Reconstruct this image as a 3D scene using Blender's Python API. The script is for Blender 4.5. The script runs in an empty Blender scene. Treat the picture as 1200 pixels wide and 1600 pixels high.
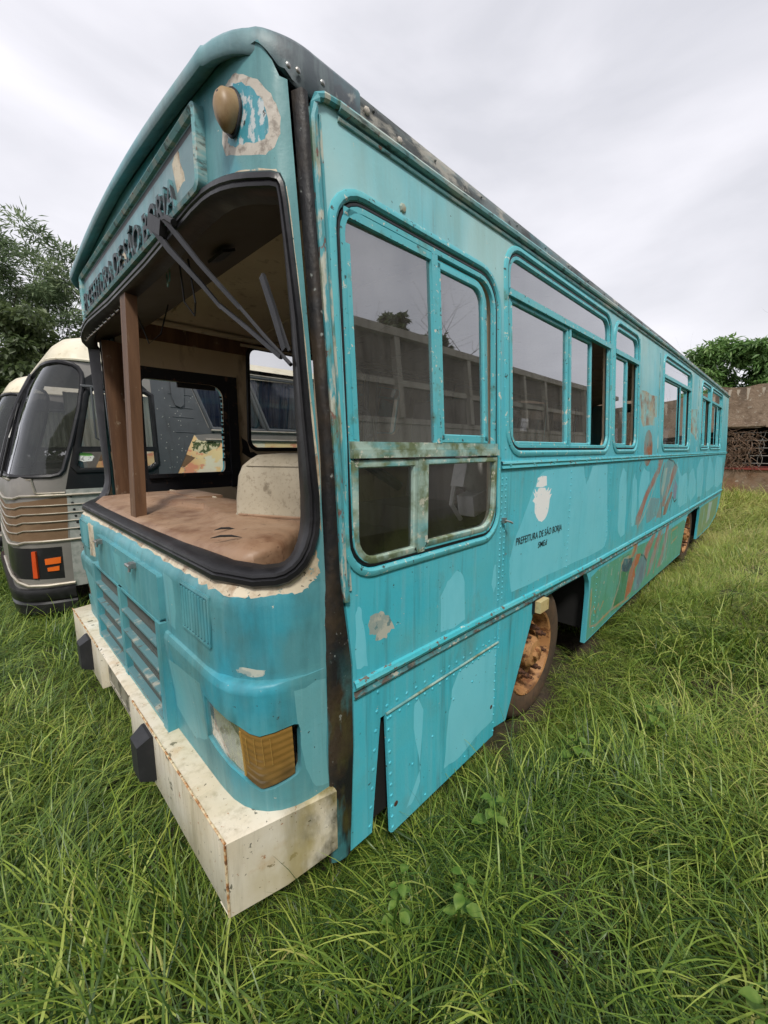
import bpy, bmesh, math, random
import numpy as np
from mathutils import Vector, Matrix
from mathutils.geometry import delaunay_2d_cdt
random.seed(7)
rng = np.random.default_rng(7)
S = bpy.context.scene
COL = S.collection
H = 1.62          # camera height; design heights are relative to the eye line

# ------------------------------------------------------------------ materials
def hexlin(h):
    h = h.lstrip('#'); o = []
    for i in (0, 2, 4):
        c = int(h[i:i+2], 16)/255
        o.append(c/12.92 if c <= .04045 else ((c+.055)/1.055)**2.4)
    return tuple(o)+(1,)

def newmat(name):
    m = bpy.data.materials.new(name); m.use_nodes = True
    nt = m.node_tree; nt.nodes.clear()
    return m, nt, nt.nodes, nt.links

def mat(name, base, rough=.5, metal=0, layers=(), bump=(), rough_noise=0, spec=.42, coat=0, translucent=None):
    """layers: (scale3, detail, lo, hi, colour, amount, seed[, zlo, zhi]) noise-masked colour layers in object space"""
    m, nt, N, L = newmat(name)
    out = N.new('ShaderNodeOutputMaterial'); b = N.new('ShaderNodeBsdfPrincipled')
    L.new(b.outputs[0], out.inputs[0])
    tc = N.new('ShaderNodeTexCoord')
    b.inputs['Roughness'].default_value = rough; b.inputs['Metallic'].default_value = metal
    b.inputs['Specular IOR Level'].default_value = spec
    if coat: b.inputs['Coat Weight'].default_value = coat; b.inputs['Coat Roughness'].default_value = .15
    def noise(sc, det, seed, dist=0):
        mp = N.new('ShaderNodeMapping'); mp.inputs['Scale'].default_value = sc
        mp.inputs['Location'].default_value = (seed*3.17, seed*1.7, seed*2.3)
        L.new(tc.outputs['Object'], mp.inputs[0])
        n = N.new('ShaderNodeTexNoise'); n.inputs['Scale'].default_value = 1; n.inputs['Detail'].default_value = det
        n.inputs['Roughness'].default_value = .62; n.inputs['Distortion'].default_value = dist
        L.new(mp.outputs[0], n.inputs['Vector']); return n.outputs[0]
    def mrange(v, lo, hi, to=1.0):
        r = N.new('ShaderNodeMapRange'); r.inputs[1].default_value = lo; r.inputs[2].default_value = hi
        r.inputs[4].default_value = to; L.new(v, r.inputs[0]); return r.outputs[0]
    col = None
    for l in layers:
        sc, det, lo, hi, c, amt, seed = l[:7]
        f = mrange(noise(sc, det, seed), lo, hi, amt)
        if len(l) > 7:
            sx = N.new('ShaderNodeSeparateXYZ'); L.new(tc.outputs['Object'], sx.inputs[0])
            z = mrange(sx.outputs['XYZ'.index(l[9]) if len(l) > 9 else 2], l[7], l[8])
            mu = N.new('ShaderNodeMath'); mu.operation = 'MULTIPLY'; L.new(f, mu.inputs[0]); L.new(z, mu.inputs[1]); f = mu.outputs[0]
        mx = N.new('ShaderNodeMix'); mx.data_type = 'RGBA'
        L.new(f, mx.inputs[0])
        if col is None: mx.inputs[6].default_value = base
        else: L.new(col, mx.inputs[6])
        mx.inputs[7].default_value = c; col = mx.outputs[2]
    if col is None: b.inputs['Base Color'].default_value = base
    else: L.new(col, b.inputs['Base Color'])
    if rough_noise:
        f = mrange(noise((7, 7, 7), 4, 5), .3, .7)
        r = N.new('ShaderNodeMapRange'); r.inputs[3].default_value = rough-rough_noise; r.inputs[4].default_value = rough+rough_noise
        L.new(f, r.inputs[0]); L.new(r.outputs[0], b.inputs['Roughness'])
    prev = None
    for sc, det, dist, strength, seed in bump:
        bn = N.new('ShaderNodeBump'); bn.inputs['Distance'].default_value = dist; bn.inputs['Strength'].default_value = strength
        L.new(noise(sc, det, seed), bn.inputs['Height'])
        if prev: L.new(prev, bn.inputs['Normal'])
        prev = bn.outputs[0]
    if prev: L.new(prev, b.inputs['Normal'])
    return m

def glass(name, tint=.75, dirt=.06, refl=.06, rough=.015, dirtcol=(.35, .36, .33, 1), seed=0, mixlo=.35, mixhi=.8, k=1.35):
    m, nt, N, L = newmat(name)
    out = N.new('ShaderNodeOutputMaterial')
    tr = N.new('ShaderNodeBsdfTransparent'); tr.inputs[0].default_value = (tint, tint*1.0, tint*.99, 1)
    gl = N.new('ShaderNodeBsdfGlossy'); gl.inputs['Roughness'].default_value = rough; gl.inputs[0].default_value = (.95, .97, 1, 1)
    fr = N.new('ShaderNodeFresnel'); fr.inputs[0].default_value = 1.6
    ad = N.new('ShaderNodeMath'); ad.operation = 'MULTIPLY_ADD'; ad.inputs[1].default_value = k; ad.inputs[2].default_value = refl; ad.use_clamp = True
    L.new(fr.outputs[0], ad.inputs[0])
    df = N.new('ShaderNodeBsdfDiffuse'); df.inputs[0].default_value = dirtcol
    tc = N.new('ShaderNodeTexCoord'); mp = N.new('ShaderNodeMapping'); mp.inputs['Scale'].default_value = (5, 5, 1.6); mp.inputs['Location'].default_value = (seed, 0, 0)
    L.new(tc.outputs['Object'], mp.inputs[0])
    n = N.new('ShaderNodeTexNoise'); n.inputs['Scale'].default_value = 1; n.inputs['Detail'].default_value = 8; n.inputs['Roughness'].default_value = .7
    L.new(mp.outputs[0], n.inputs['Vector'])
    r = N.new('ShaderNodeMapRange'); r.inputs[1].default_value = mixlo; r.inputs[2].default_value = mixhi; r.inputs[3].default_value = dirt*.4; r.inputs[4].default_value = dirt*2.2
    L.new(n.outputs[0], r.inputs[0])
    m1 = N.new('ShaderNodeMixShader'); L.new(r.outputs[0], m1.inputs[0]); L.new(tr.outputs[0], m1.inputs[1]); L.new(df.outputs[0], m1.inputs[2])
    m2 = N.new('ShaderNodeMixShader'); L.new(ad.outputs[0], m2.inputs[0]); L.new(m1.outputs[0], m2.inputs[1]); L.new(gl.outputs[0], m2.inputs[2])
    L.new(m2.outputs[0], out.inputs[0])
    return m

TEAL = (.060, .470, .580, 1); LTEAL = (.19, .60, .70, 1); GTEAL = (.12, .46, .48, 1); FADE = (.38, .62, .62, 1)
CREAM = (.62, .56, .43, 1); RUST = (.22, .065, .018, 1); RUSTL = (.40, .16, .05, 1); GRIME = (.035, .032, .022, 1); MOSS = (.09, .11, .025, 1)
def tealmat(name, base, extra=(), chips=.62, rough=.46):
    return mat(name, base, rough, 0, [
        ((1.1, 1.1, .8), 3, .40, .66, LTEAL, .35, 1),
        ((2.2, 2.2, 5), 4, .46, .74, GTEAL, .45, 2),
        ((14, 14, 1.1), 3, .54, .78, (.03, .24, .30, 1), .50, 3),
        ((30, 30, 1.4), 5, .50, .74, (.30, .52, .55, 1), .30, 27),
        ((5, 5, 5), 6, .55, .75, (.14, .30, .29, 1), .35, 28),
        ((26, 26, 1.1), 4, .46, .72, (.07, .28, .29, 1), .45, 33, 1.2, 1.56),
        ((3, 3, 2), 6, .58, .70, (.13, .15, .09, 1), .45, 35),
        ((24, 24, 1.2), 4, .57, .78, (.045, .07, .06, 1), .55, 8),
        *extra,
        ((46, 46, 46), 4, chips+.07, chips+.09, GRIME, .9, 4),
        ((34, 34, 34), 5, chips+.085, chips+.10, CREAM, .85, 6),
        ((16, 16, 20), 6, chips+.075, chips+.12, RUST, .65, 7),
    ], [((3.2, 3.2, 3.2), 1, .012, .35, 1), ((60, 60, 60), 3, .0015, .5, 2)], .10)
M = {}
M['teal'] = tealmat('teal_bus_paint', TEAL, [((1.5, 1.5, 1.0), 3, .30, .62, FADE, .9, 11, 1.5, 2.4), ((6, 6, .9), 4, .44, .7, (.23, .30, .22, 1), .35, 13, 1.9, 2.5)])
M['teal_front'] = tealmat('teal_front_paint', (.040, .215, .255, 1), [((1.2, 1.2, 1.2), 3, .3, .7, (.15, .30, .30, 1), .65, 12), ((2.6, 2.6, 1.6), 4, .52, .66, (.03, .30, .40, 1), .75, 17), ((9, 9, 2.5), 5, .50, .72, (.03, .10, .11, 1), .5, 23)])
M['front_patch'] = tealmat('front_touch_up_paint', (.12, .34, .37, 1), [((4, 4, 2), 3, .4, .7, (.17, .38, .40, 1), .6, 5)])
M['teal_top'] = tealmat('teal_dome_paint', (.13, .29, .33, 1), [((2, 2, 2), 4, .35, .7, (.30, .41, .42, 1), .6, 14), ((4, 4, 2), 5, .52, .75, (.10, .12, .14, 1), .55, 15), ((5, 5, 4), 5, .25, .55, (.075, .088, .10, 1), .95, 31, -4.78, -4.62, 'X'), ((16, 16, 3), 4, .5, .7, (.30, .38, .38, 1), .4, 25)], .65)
M['dark_top'] = mat('worn_dark_cap', (.085, .10, .115, 1), .55, .0, [((5, 5, 5), 5, .42, .62, (.10, .22, .25, 1), .7, 1), ((12, 12, 12), 5, .62, .68, (.35, .36, .34, 1), .6, 2), ((30, 30, 4), 4, .55, .7, GRIME, .6, 3)], [((30, 30, 30), 3, .003, .4, 1)])
M['patch'] = mat('light_touch_up_paint', (.16, .60, .72, 1), .42, 0, [((2, 2, 1), 3, .4, .7, (.23, .64, .74, 1), .5, 1), ((18, 18, 1.2), 3, .55, .8, (.09, .48, .58, 1), .5, 2), ((6, 6, 3), 5, .5, .72, (.09, .50, .60, 1), .4, 12), ((46, 46, 46), 4, .69, .71, GRIME, .8, 4)], [((3.2, 3.2, 3.2), 1, .012, .35, 1)], .08)
M['bare'] = mat('bare_scraped_putty', (.30, .36, .33, 1), .6, 0, [((14, 14, 14), 5, .48, .54, (.50, .50, .42, 1), .8, 1), ((30, 30, 30), 4, .58, .62, (.08, .2, .22, 1), .8, 2)])
M['ring'] = mat('bare_fibreglass_ring', (.50, .46, .40, 1), .75, 0, [((40, 40, 40), 4, .5, .62, (.22, .19, .16, 1), .8, 1), ((12, 12, 12), 4, .55, .7, (.62, .58, .52, 1), .7, 2)], [((40, 40, 40), 3, .003, .6, 1)])
M['flake'] = tealmat('flaking_teal', (.04, .25, .33, 1), [((38, 38, 26), 6, .50, .56, (.55, .58, .58, 1), .9, 19)], .6)
M['rust_patch'] = mat('rusty_repair_patch', (.22, .48, .49, 1), .7, 0, [((3, 3, 3), 6, .42, .64, (.45, .24, .08, 1), .85, 1), ((7, 7, 7), 5, .5, .66, (.24, .085, .03, 1), .8, 2), ((20, 20, 20), 4, .6, .66, (.5, .5, .42, 1), .6, 3)])
M['white'] = mat('white_paint', (.86, .88, .88, 1), .5, 0, [((34, 34, 34), 4, .62, .68, LTEAL, .7, 1)])
M['black'] = mat('black_lettering', (.02, .028, .033, 1), .5, 0, [((40, 40, 40), 4, .62, .68, TEAL, .8, 1)])
M['black_letter_worn'] = mat('black_worn_raised_lettering', (.022, .03, .034, 1), .5, 0, [((26, 26, 26), 4, .52, .58, (.10, .25, .27, 1), .9, 1)])
M['rubber'] = mat('black_rubber', (.011, .011, .013, 1), .38, 0, [((8, 8, 8), 4, .5, .75, (.04, .04, .045, 1), .6, 1)], [((25, 25, 25), 3, .003, .4, 1)], .1)
M['tar'] = mat('tarry_sealant', (.010, .010, .011, 1), .55, 0, [((5, 5, 5), 4, .45, .6, (.05, .033, .018, 1), .7, 1), ((30, 30, 30), 5, .66, .70, (.30, .33, .31, 1), .7, 2), ((9, 9, 3), 4, .50, .64, (.075, .07, .02, 1), .75, 3, 1.0, .5), ((6, 6, 4), 4, .55, .66, (.05, .15, .17, 1), .7, 4, 1.9, 2.5), ((9, 9, 2.5), 4, .50, .60, (.05, .21, .23, 1), .75, 14, 1.0, .7)], [((34, 34, 22), 5, .008, .6, 1)], .12)
M['cream_strip'] = mat('cream_primer_edge', (.60, .53, .40, 1), .6, 0, [((12, 12, 12), 5, .46, .62, (.34, .24, .14, 1), .7, 1), ((9, 9, 9), 6, .56, .66, (.20, .10, .05, 1), .7, 4), ((44, 44, 44), 5, .62, .66, (.10, .26, .28, 1), .8, 2), ((60, 60, 60), 3, .64, .67, GRIME, .9, 3)], [((30, 30, 30), 4, .003, .5, 1)])
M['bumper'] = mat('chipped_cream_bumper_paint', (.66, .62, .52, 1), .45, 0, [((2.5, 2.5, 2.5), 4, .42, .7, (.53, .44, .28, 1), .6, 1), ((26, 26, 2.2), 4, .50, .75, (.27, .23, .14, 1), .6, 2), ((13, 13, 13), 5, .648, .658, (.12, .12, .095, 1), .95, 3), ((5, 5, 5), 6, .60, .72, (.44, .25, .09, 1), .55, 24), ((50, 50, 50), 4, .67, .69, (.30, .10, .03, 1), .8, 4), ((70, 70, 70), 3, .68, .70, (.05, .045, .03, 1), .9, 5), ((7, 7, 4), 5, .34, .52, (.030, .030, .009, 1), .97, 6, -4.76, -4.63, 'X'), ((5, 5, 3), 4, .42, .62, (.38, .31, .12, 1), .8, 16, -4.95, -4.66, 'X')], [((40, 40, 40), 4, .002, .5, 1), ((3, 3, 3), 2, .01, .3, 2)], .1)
M['bumper_rust'] = mat('rusty_bumper_edge', (.60, .50, .32, 1), .65, 0, [((30, 30, 30), 5, .44, .55, (.36, .15, .04, 1), .9, 1), ((60, 60, 60), 4, .58, .62, (.10, .04, .02, 1), .8, 2)])
M['black_plastic'] = mat('black_rubber_block', (.018, .019, .022, 1), .55, 0, [((8, 8, 8), 3, .5, .8, (.05, .05, .055, 1), .6, 1)], [((40, 40, 40), 3, .002, .4, 1)])
M['steel'] = mat('dull_steel', (.35, .36, .35, 1), .4, .8, [((15, 15, 15), 4, .5, .65, (.22, .16, .10, 1), .6, 1)])
M['slat'] = mat('worn_grille_slat', (.10, .21, .23, 1), .45, .0, [((10, 14, 10), 5, .55, .66, (.42, .41, .34, 1), .8, 1), ((25, 25, 25), 4, .62, .66, (.1, .08, .06, 1), .8, 2)], [((30, 30, 30), 3, .002, .4, 1)])
M['dark'] = mat('dark_void_metal', (.012, .012, .012, 1), .8)  # near-black metal, also standing in for the shade in voids and behind openings
M['mesh_metal'] = mat('grille_mesh_metal', (.20, .22, .21, 1), .55, .4)
M['moss_alu'] = mat('mossy_window_rail', (.34, .46, .40, 1), .55, .0, [((9, 9, 9), 5, .42, .58, MOSS, .85, 1), ((5, 5, 12), 4, .5, .62, (.10, .36, .40, 1), .6, 2), ((30, 30, 30), 4, .6, .64, (.6, .58, .48, 1), .7, 3)], [((40, 40, 40), 3, .002, .5, 1)])
M['frame'] = mat('teal_window_frame', (.09, .43, .49, 1), .42, 0, [((5, 5, 5), 4, .45, .7, (.15, .45, .47, 1), .6, 1), ((40, 40, 40), 5, .62, .65, (.62, .60, .50, 1), .9, 2), ((10, 10, 10), 4, .6, .72, MOSS, .55, 4), ((50, 50, 50), 4, .64, .67, GRIME, .9, 3)], [((30, 30, 30), 3, .002, .5, 1)])
M['bead'] = mat('flaking_edge_beading', (.07, .30, .34, 1), .5, 0, [((26, 26, 6), 5, .50, .56, (.48, .47, .38, 1), .85, 1), ((16, 16, 5), 5, .52, .62, (.10, .13, .05, 1), .75, 2), ((40, 40, 20), 4, .60, .64, (.16, .05, .03, 1), .85, 3)], [((40, 40, 20), 4, .003, .6, 1)])
M['gutter'] = mat('weathered_gutter', (.16, .36, .38, 1), .5, 0, [((5, 20, 20), 5, .48, .60, (.52, .50, .42, 1), .6, 1), ((12, 30, 30), 5, .56, .64, GRIME, .7, 2), ((30, 30, 30), 4, .64, .67, RUST, .8, 3)], [((30, 30, 30), 4, .003, .5, 1)])
M['roofband'] = mat('oxidised_roof_band', (.15, .18, .18, 1), .55, .15, [((2.2, 9, 9), 5, .44, .58, (.035, .038, .035, 1), .85, 1), ((5, 14, 14), 5, .55, .63, (.42, .40, .34, 1), .75, 2), ((3, 8, 8), 4, .56, .7, (.09, .26, .30, 1), .7, 3), ((25, 25, 25), 4, .62, .66, (.02, .02, .018, 1), .8, 4)], [((25, 25, 25), 4, .003, .6, 1)])
M['belt'] = mat('teal_belt_molding', (.06, .43, .50, 1), .38, 0, [((6, 20, 20), 5, .48, .65, (.16, .50, .54, 1), .6, 1), ((26, 40, 40), 5, .60, .63, (.16, .08, .04, 1), .9, 2), ((12, 30, 30), 5, .66, .69, (.6, .58, .48, 1), .9, 3)], [((30, 30, 30), 3, .002, .5, 1)])
M['belt_rust'] = mat('rusty_belt_seam', (.06, .22, .24, 1), .7, 0, [((14, 30, 30), 5, .50, .60, (.10, .055, .035, 1), .85, 1), ((30, 50, 50), 5, .57, .62, (.45, .42, .34, 1), .8, 2), ((9, 9, 9), 4, .55, .65, (.03, .025, .02, 1), .8, 3)], [((40, 40, 40), 4, .003, .7, 1)])
M['amber'] = mat('faded_amber_lens', (.22, .120, .028, 1), .28, 0, [((5, 5, 5), 4, .4, .7, (.33, .21, .065, 1), .6, 1), ((5, 5, 7), 3, .36, .54, (.07, .045, .02, 1), .85, 2, .74, .62)], [((6, 6, 60), 1, .002, .2, 1)], coat=.4)
M['amber_old'] = mat('sun_bleached_amber_lamp', (.27, .17, .075, 1), .45, 0, [((14, 14, 14), 4, .4, .7, (.40, .30, .17, 1), .7, 1), ((18, 18, 9), 4, .45, .65, (.12, .05, .03, 1), .6, 2, 2.56, 2.48)])
M['lens_ribs'] = mat('amber_lens_rib', (.36, .22, .06, 1), .3)
M['headlamp'] = mat('dirty_headlamp_reflector', (.55, .55, .52, 1), .4, .15, [((14, 14, 14), 5, .45, .6, (.55, .52, .45, 1), .8, 1), ((18, 18, 18), 4, .55, .66, (.12, .08, .05, 1), .8, 2)])
M['marker'] = mat('cream_marker_lens', (.55, .44, .22, 1), .4, 0, [((30, 30, 30), 4, .5, .7, (.32, .22, .08, 1), .6, 1)])
M['wood'] = mat('brown_painted_wood', (.15, .078, .040, 1), .6, 0, [((14, 14, 1.5), 5, .42, .66, (.065, .030, .015, 1), .8, 1), ((25, 25, 4), 4, .60, .70, (.26, .19, .12, 1), .5, 2), ((8, 8, 8), 4, .62, .68, (.32, .27, .20, 1), .6, 3)], [((40, 40, 4), 3, .002, .4, 1)])
M['vinyl'] = mat('cracked_brown_vinyl', (.27, .165, .10, 1), .5, 0, [((2.5, 2.5, 2.5), 4, .38, .66, (.38, .26, .175, 1), .7, 1), ((7, 5, 7), 5, .5, .68, (.13, .055, .026, 1), .7, 2), ((40, 40, 40), 4, .62, .68, (.08, .035, .02, 1), .6, 3)], [((7, 7, 7), 3, .02, .5, 1), ((60, 60, 60), 3, .001, .4, 2)], .1)
M['hood'] = mat('dirty_cream_fibreglass', (.36, .31, .22, 1), .6, 0, [((3, 3, 3), 4, .4, .7, (.47, .42, .32, 1), .7, 1), ((14, 14, 14), 5, .56, .66, (.12, .09, .05, 1), .7, 2), ((60, 60, 60), 3, .56, .66, (.20, .16, .10, 1), .5, 3)], [((50, 50, 50), 3, .002, .5, 1)])
M['lining'] = mat('stained_cream_lining', (.56, .46, .32, 1), .6, 0, [((2, 2, 2), 4, .4, .7, (.42, .31, .19, 1), .6, 1), ((10, 10, 3), 5, .55, .7, (.12, .075, .04, 1), .6, 2)])
M['lining_black'] = mat('rusted_black_frame', (.012, .012, .015, 1), .5, 0, [((16, 16, 16), 5, .60, .66, (.14, .07, .04, 1), .7, 1)])
M['header'] = mat('dark_brown_header', (.10, .085, .078, 1), .55, 0, [((4, 4, 4), 4, .45, .7, (.07, .05, .04, 1), .7, 1)])
M['ceiling'] = mat('grimy_ceiling_panel', (.62, .54, .42, 1), .6, 0, [((2, 2, 2), 4, .4, .7, (.46, .38, .28, 1), .7, 1), ((12, 12, 12), 4, .6, .7, (.16, .11, .07, 1), .5, 2)])
M['floor'] = mat('dirty_bus_floor', (.06, .05, .04, 1), .8)
M['tyre'] = mat('dusty_tyre', (.060, .042, .028, 1), .85, 0, [((5, 5, 5), 4, .4, .65, (.115, .068, .038, 1), .8, 1), ((18, 18, 18), 4, .5, .7, (.03, .023, .018, 1), .6, 2)], [((30, 30, 30), 3, .004, .5, 1)])
M['rim'] = mat('rusty_tan_rim', (.36, .175, .065, 1), .65, 0, [((8, 8, 8), 5, .42, .56, (.44, .24, .10, 1), .7, 1), ((16, 16, 16), 5, .54, .60, (.16, .055, .018, 1), .85, 2), ((5, 5, 5), 4, .54, .64, (.10, .045, .02, 1), .75, 3), ((40, 40, 40), 4, .6, .64, (.05, .025, .015, 1), .8, 4)], [((40, 40, 40), 4, .004, .6, 1)])
M['nut'] = mat('rusted_wheel_nut', (.07, .032, .018, 1), .75, 0, [((40, 40, 40), 4, .5, .65, (.17, .07, .03, 1), .7, 1)])
M['glass'] = glass('dusty_bus_glass', .55, .15, .19, .012, (.30, .30, .28, 1))
M['glass_clear'] = glass('clear_side_glass', .86, .02, .02)
M['glass_part'] = glass('lower_pane_glass', .80, .05, .04, .012, (.30, .30, .28, 1), 9)
M['glass_low'] = glass('mossy_lower_glass', .50, .08, .01, .03, (.16, .18, .08, 1), 4)
M['lens_clear'] = glass('headlamp_cover_glass', .92, .14, -.02, .05, (.55, .52, .46, 1), k=.45)
M['paper'] = mat('white_plastic_casing', (.62, .62, .60, 1), .5, 0, [((20, 20, 20), 4, .5, .7, (.40, .40, .39, 1), .6, 1)])
M['soil'] = mat('soil', (.045, .032, .02, 1), .95, 0, [((3, 3, 3), 5, .45, .65, (.030, .042, .012, 1), .7, 1), ((14, 14, 14), 4, .5, .7, (.09, .06, .035, 1), .5, 2)], [((10, 10, 10), 5, .05, .8, 1)])
# mural colours
def mural(name, c): return mat('mural_'+name, c, .5, 0, [((7, 7, 5), 5, .40, .62, (.13, .42, .44, 1), .30 if name in ('sea', 'green', 'lgreen', 'navy', 'orange') else .58, 1), ((26, 26, 2), 4, .56, .72, (.06, .12, .12, 1), .4, 2), ((20, 20, 20), 5, .62, .66, (.42, .40, .33, 1), .6, 3)])
MC = dict(face=(.30, .12, .065, 1), brown=(.36, .17, .135, 1), green=(.055, .20, .085, 1), sea=(.095, .33, .22, 1), navy=(.040, .085, .12, 1), orange=(.38, .14, .07, 1), grey=(.14, .20, .25, 1), yellow=(.36, .27, .12, 1), pale=(.40, .46, .42, 1), purple=(.22, .26, .36, 1), lgreen=(.20, .30, .13, 1), torso=(.17, .33, .37, 1), line=(.035, .05, .055, 1))
for k, c in MC.items(): M['m_'+k] = mural(k, c)

# ------------------------------------------------------------------ object helpers
OFF = {}
def tag(o, label=None, cat=None, group=None, kind=None):
    if label: o['label'] = label
    if cat: o['category'] = cat
    if group: o['group'] = group
    if kind: o['kind'] = kind
    return o
def thing(name, loc, label, cat, group=None):
    o = bpy.data.objects.new(name, None); COL.objects.link(o); o.location = loc; o.empty_display_size = .2
    OFF[o.name] = Vector(loc); return tag(o, label, cat, group)

class MB:
    """collects geometry in eye-relative coordinates, links it as ONE mesh object"""
    def __init__(s): s.v = []; s.f = []; s.m = []
    def add(s, vs, fs, mi=0):
        b = len(s.v); s.v += [tuple(p) for p in vs]
        for f in fs: s.f.append(tuple(i+b for i in f)); s.m.append(mi)
        return s
    def box(s, a, b, mi=0, rot=None, c=None):
        x0, y0, z0 = a; x1, y1, z1 = b
        vs = [(x0, y0, z0), (x1, y0, z0), (x1, y1, z0), (x0, y1, z0), (x0, y0, z1), (x1, y0, z1), (x1, y1, z1), (x0, y1, z1)]
        if rot is not None:
            cc = Vector(c or ((x0+x1)/2, (y0+y1)/2, (z0+z1)/2)); vs = [tuple(rot @ (Vector(p)-cc)+cc) for p in vs]
        return s.add(vs, [(0, 3, 2, 1), (4, 5, 6, 7), (0, 1, 5, 4), (1, 2, 6, 5), (2, 3, 7, 6), (3, 0, 4, 7)], mi)
    def tube(s, pts, r, n=8, mi=0, cap=True):
        P = [Vector(p) for p in pts]; rr = r if isinstance(r, (list, tuple)) else [r]*len(P)
        base = []; up = Vector((.31, .17, .93))
        for i, p in enumerate(P):
            d = (P[min(i+1, len(P)-1)]-P[max(i-1, 0)]).normalized()
            a = d.cross(up)
            if a.length < 1e-3: a = d.cross(Vector((1, 0, 0)))
            a.normalize(); b = d.cross(a)
            base.append([p+(a*math.cos(t)+b*math.sin(t))*rr[i] for t in [2*math.pi*k/n for k in range(n)]])
        vs = [q for ring in base for q in ring]; fs = []
        for i in range(len(P)-1):
            for k in range(n): fs.append((i*n+k, i*n+(k+1) % n, (i+1)*n+(k+1) % n, (i+1)*n+k))
        if cap: fs += [tuple(range(n-1, -1, -1)), tuple(range((len(P)-1)*n, len(P)*n))]
        return s.add(vs, fs, mi)
    def grid(s, rows, mi=0, closed=False):
        n = len(rows[0]); vs = [p for r in rows for p in r]; fs = []
        for i in range(len(rows)-1):
            for k in range(n if closed else n-1): fs.append((i*n+k, i*n+(k+1) % n, (i+1)*n+(k+1) % n, (i+1)*n+k))
        return s.add(vs, fs, mi)
    def lathe_y(s, c, prof, n=40, mi=0, sx=1):
        """profile of (radius, y offset) turned about an axis along y"""
        rows = [[(c[0]+r*math.cos(2*math.pi*k/n), c[1]+h, c[2]+r*math.sin(2*math.pi*k/n)) for k in range(n)] for r, h in prof]
        return s.grid(rows, mi, True)
    def dome(s, p, nrm, r, h, mi=0, n=7):
        nrm = Vector(nrm).normalized(); a = nrm.orthogonal().normalized(); b = nrm.cross(a); p = Vector(p)
        rows = []
        for rr, hh in ((1, -.2), (1, .25), (.75, .75), (.3, 1)):
            rows.append([p+(a*math.cos(2*math.pi*k/n)+b*math.sin(2*math.pi*k/n))*r*rr+nrm*h*hh for k in range(n)])
        s.grid(rows, mi, True); L = len(s.v)
        s.f.append(tuple(range(L-n, L))); s.m.append(mi); return s
    def ring(s, loop, prof, fn, mi=0, closed=True):
        """loop: 2-D polyline; prof: (outward distance, height); fn(u,v,height)"""
        n = len(loop); area = sum(loop[i][0]*loop[(i+1) % n][1]-loop[(i+1) % n][0]*loop[i][1] for i in range(n))
        sg = 1 if area > 0 else -1; nr = []
        for i in range(n):
            a = Vector(loop[i-1] if closed or i > 0 else loop[i]); b = Vector(loop[i]); c = Vector(loop[(i+1) % n] if closed or i < n-1 else loop[i])
            d1 = (b-a); d2 = (c-b)
            if d1.length < 1e-9: d1 = d2
            if d2.length < 1e-9: d2 = d1
            d1.normalize(); d2.normalize(); t = d1+d2
            t = t.normalized() if t.length > 1e-6 else d1
            k = max(.5, (1+d1.dot(d2))/2)**.5
            nr.append(Vector((t.y, -t.x))*sg/k)
        rows = [[fn(p[0]+q.x*d, p[1]+q.y*d, h) for p, q in zip(loop, nr)] for d, h in prof]
        return s.grid(rows, mi, closed)
    def sheet(s, outline, holes, fn, regions=(), step=.2, flange=0, grid=True, lines=(), edge_mi=0, flip=False):
        pts = []; edges = []
        def loop(lp, closed=True):
            ids = []; n = len(lp)
            for i in range(n if closed else n-1):
                a = Vector(lp[i]); b = Vector(lp[(i+1) % n]); k = max(1, int((b-a).length/step+.5))
                for j in range(k): ids.append(len(pts)); pts.append(a.lerp(b, j/k))
            if not closed: ids.append(len(pts)); pts.append(Vector(lp[-1]))
            for i in range(len(ids) if closed else len(ids)-1): edges.append((ids[i], ids[(i+1) % len(ids)]))
        loop(outline)
        for h in holes: loop(h)
        for r in regions: loop(r[0])
        for l in lines: loop(l, False)
        xs_ = [p[0] for p in outline]; zs_ = [p[1] for p in outline]
        if grid:
            for i in range(1, int((max(xs_)-min(xs_))/step)+1):
                for j in range(1, int((max(zs_)-min(zs_))/step)+1):
                    pts.append(Vector((min(xs_)+i*step+(j % 2)*step*.37, min(zs_)+j*step)))
        vc, ed, fc, *_ = delaunay_2d_cdt(pts, edges, [], 0, 1e-5)
        def inside(p, poly):
            c = False; n = len(poly); x, y = p
            for i in range(n):
                x1, y1 = poly[i]; x2, y2 = poly[i-1]
                if (y1 > y) != (y2 > y) and x < (x2-x1)*(y-y1)/(y2-y1)+x1: c = not c
            return c
        def bb(poly): return (min(p[0] for p in poly), max(p[0] for p in poly), min(p[1] for p in poly), max(p[1] for p in poly))
        hb = [(bb(h), h) for h in holes]; rb = [(bb(r[0]), r[0], r[1]) for r in regions]
        keep = []; mi = []
        for f in fc:
            c = sum((vc[i] for i in f), Vector((0, 0)))/len(f)
            if not inside(c, outline): continue
            if any(b[0] <= c.x <= b[1] and b[2] <= c.y <= b[3] and inside(c, h) for b, h in hb): continue
            q = 0
            for b, h, m_ in rb:
                if b[0] <= c.x <= b[1] and b[2] <= c.y <= b[3] and inside(c, h): q = m_
            keep.append(tuple(reversed(f)) if flip else tuple(f)); mi.append(q)
        base = len(s.v); s.v += [tuple(fn(p.x, p.y, 0)) for p in vc]
        for f, q in zip(keep, mi): s.f.append(tuple(i+base for i in f)); s.m.append(q)
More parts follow.
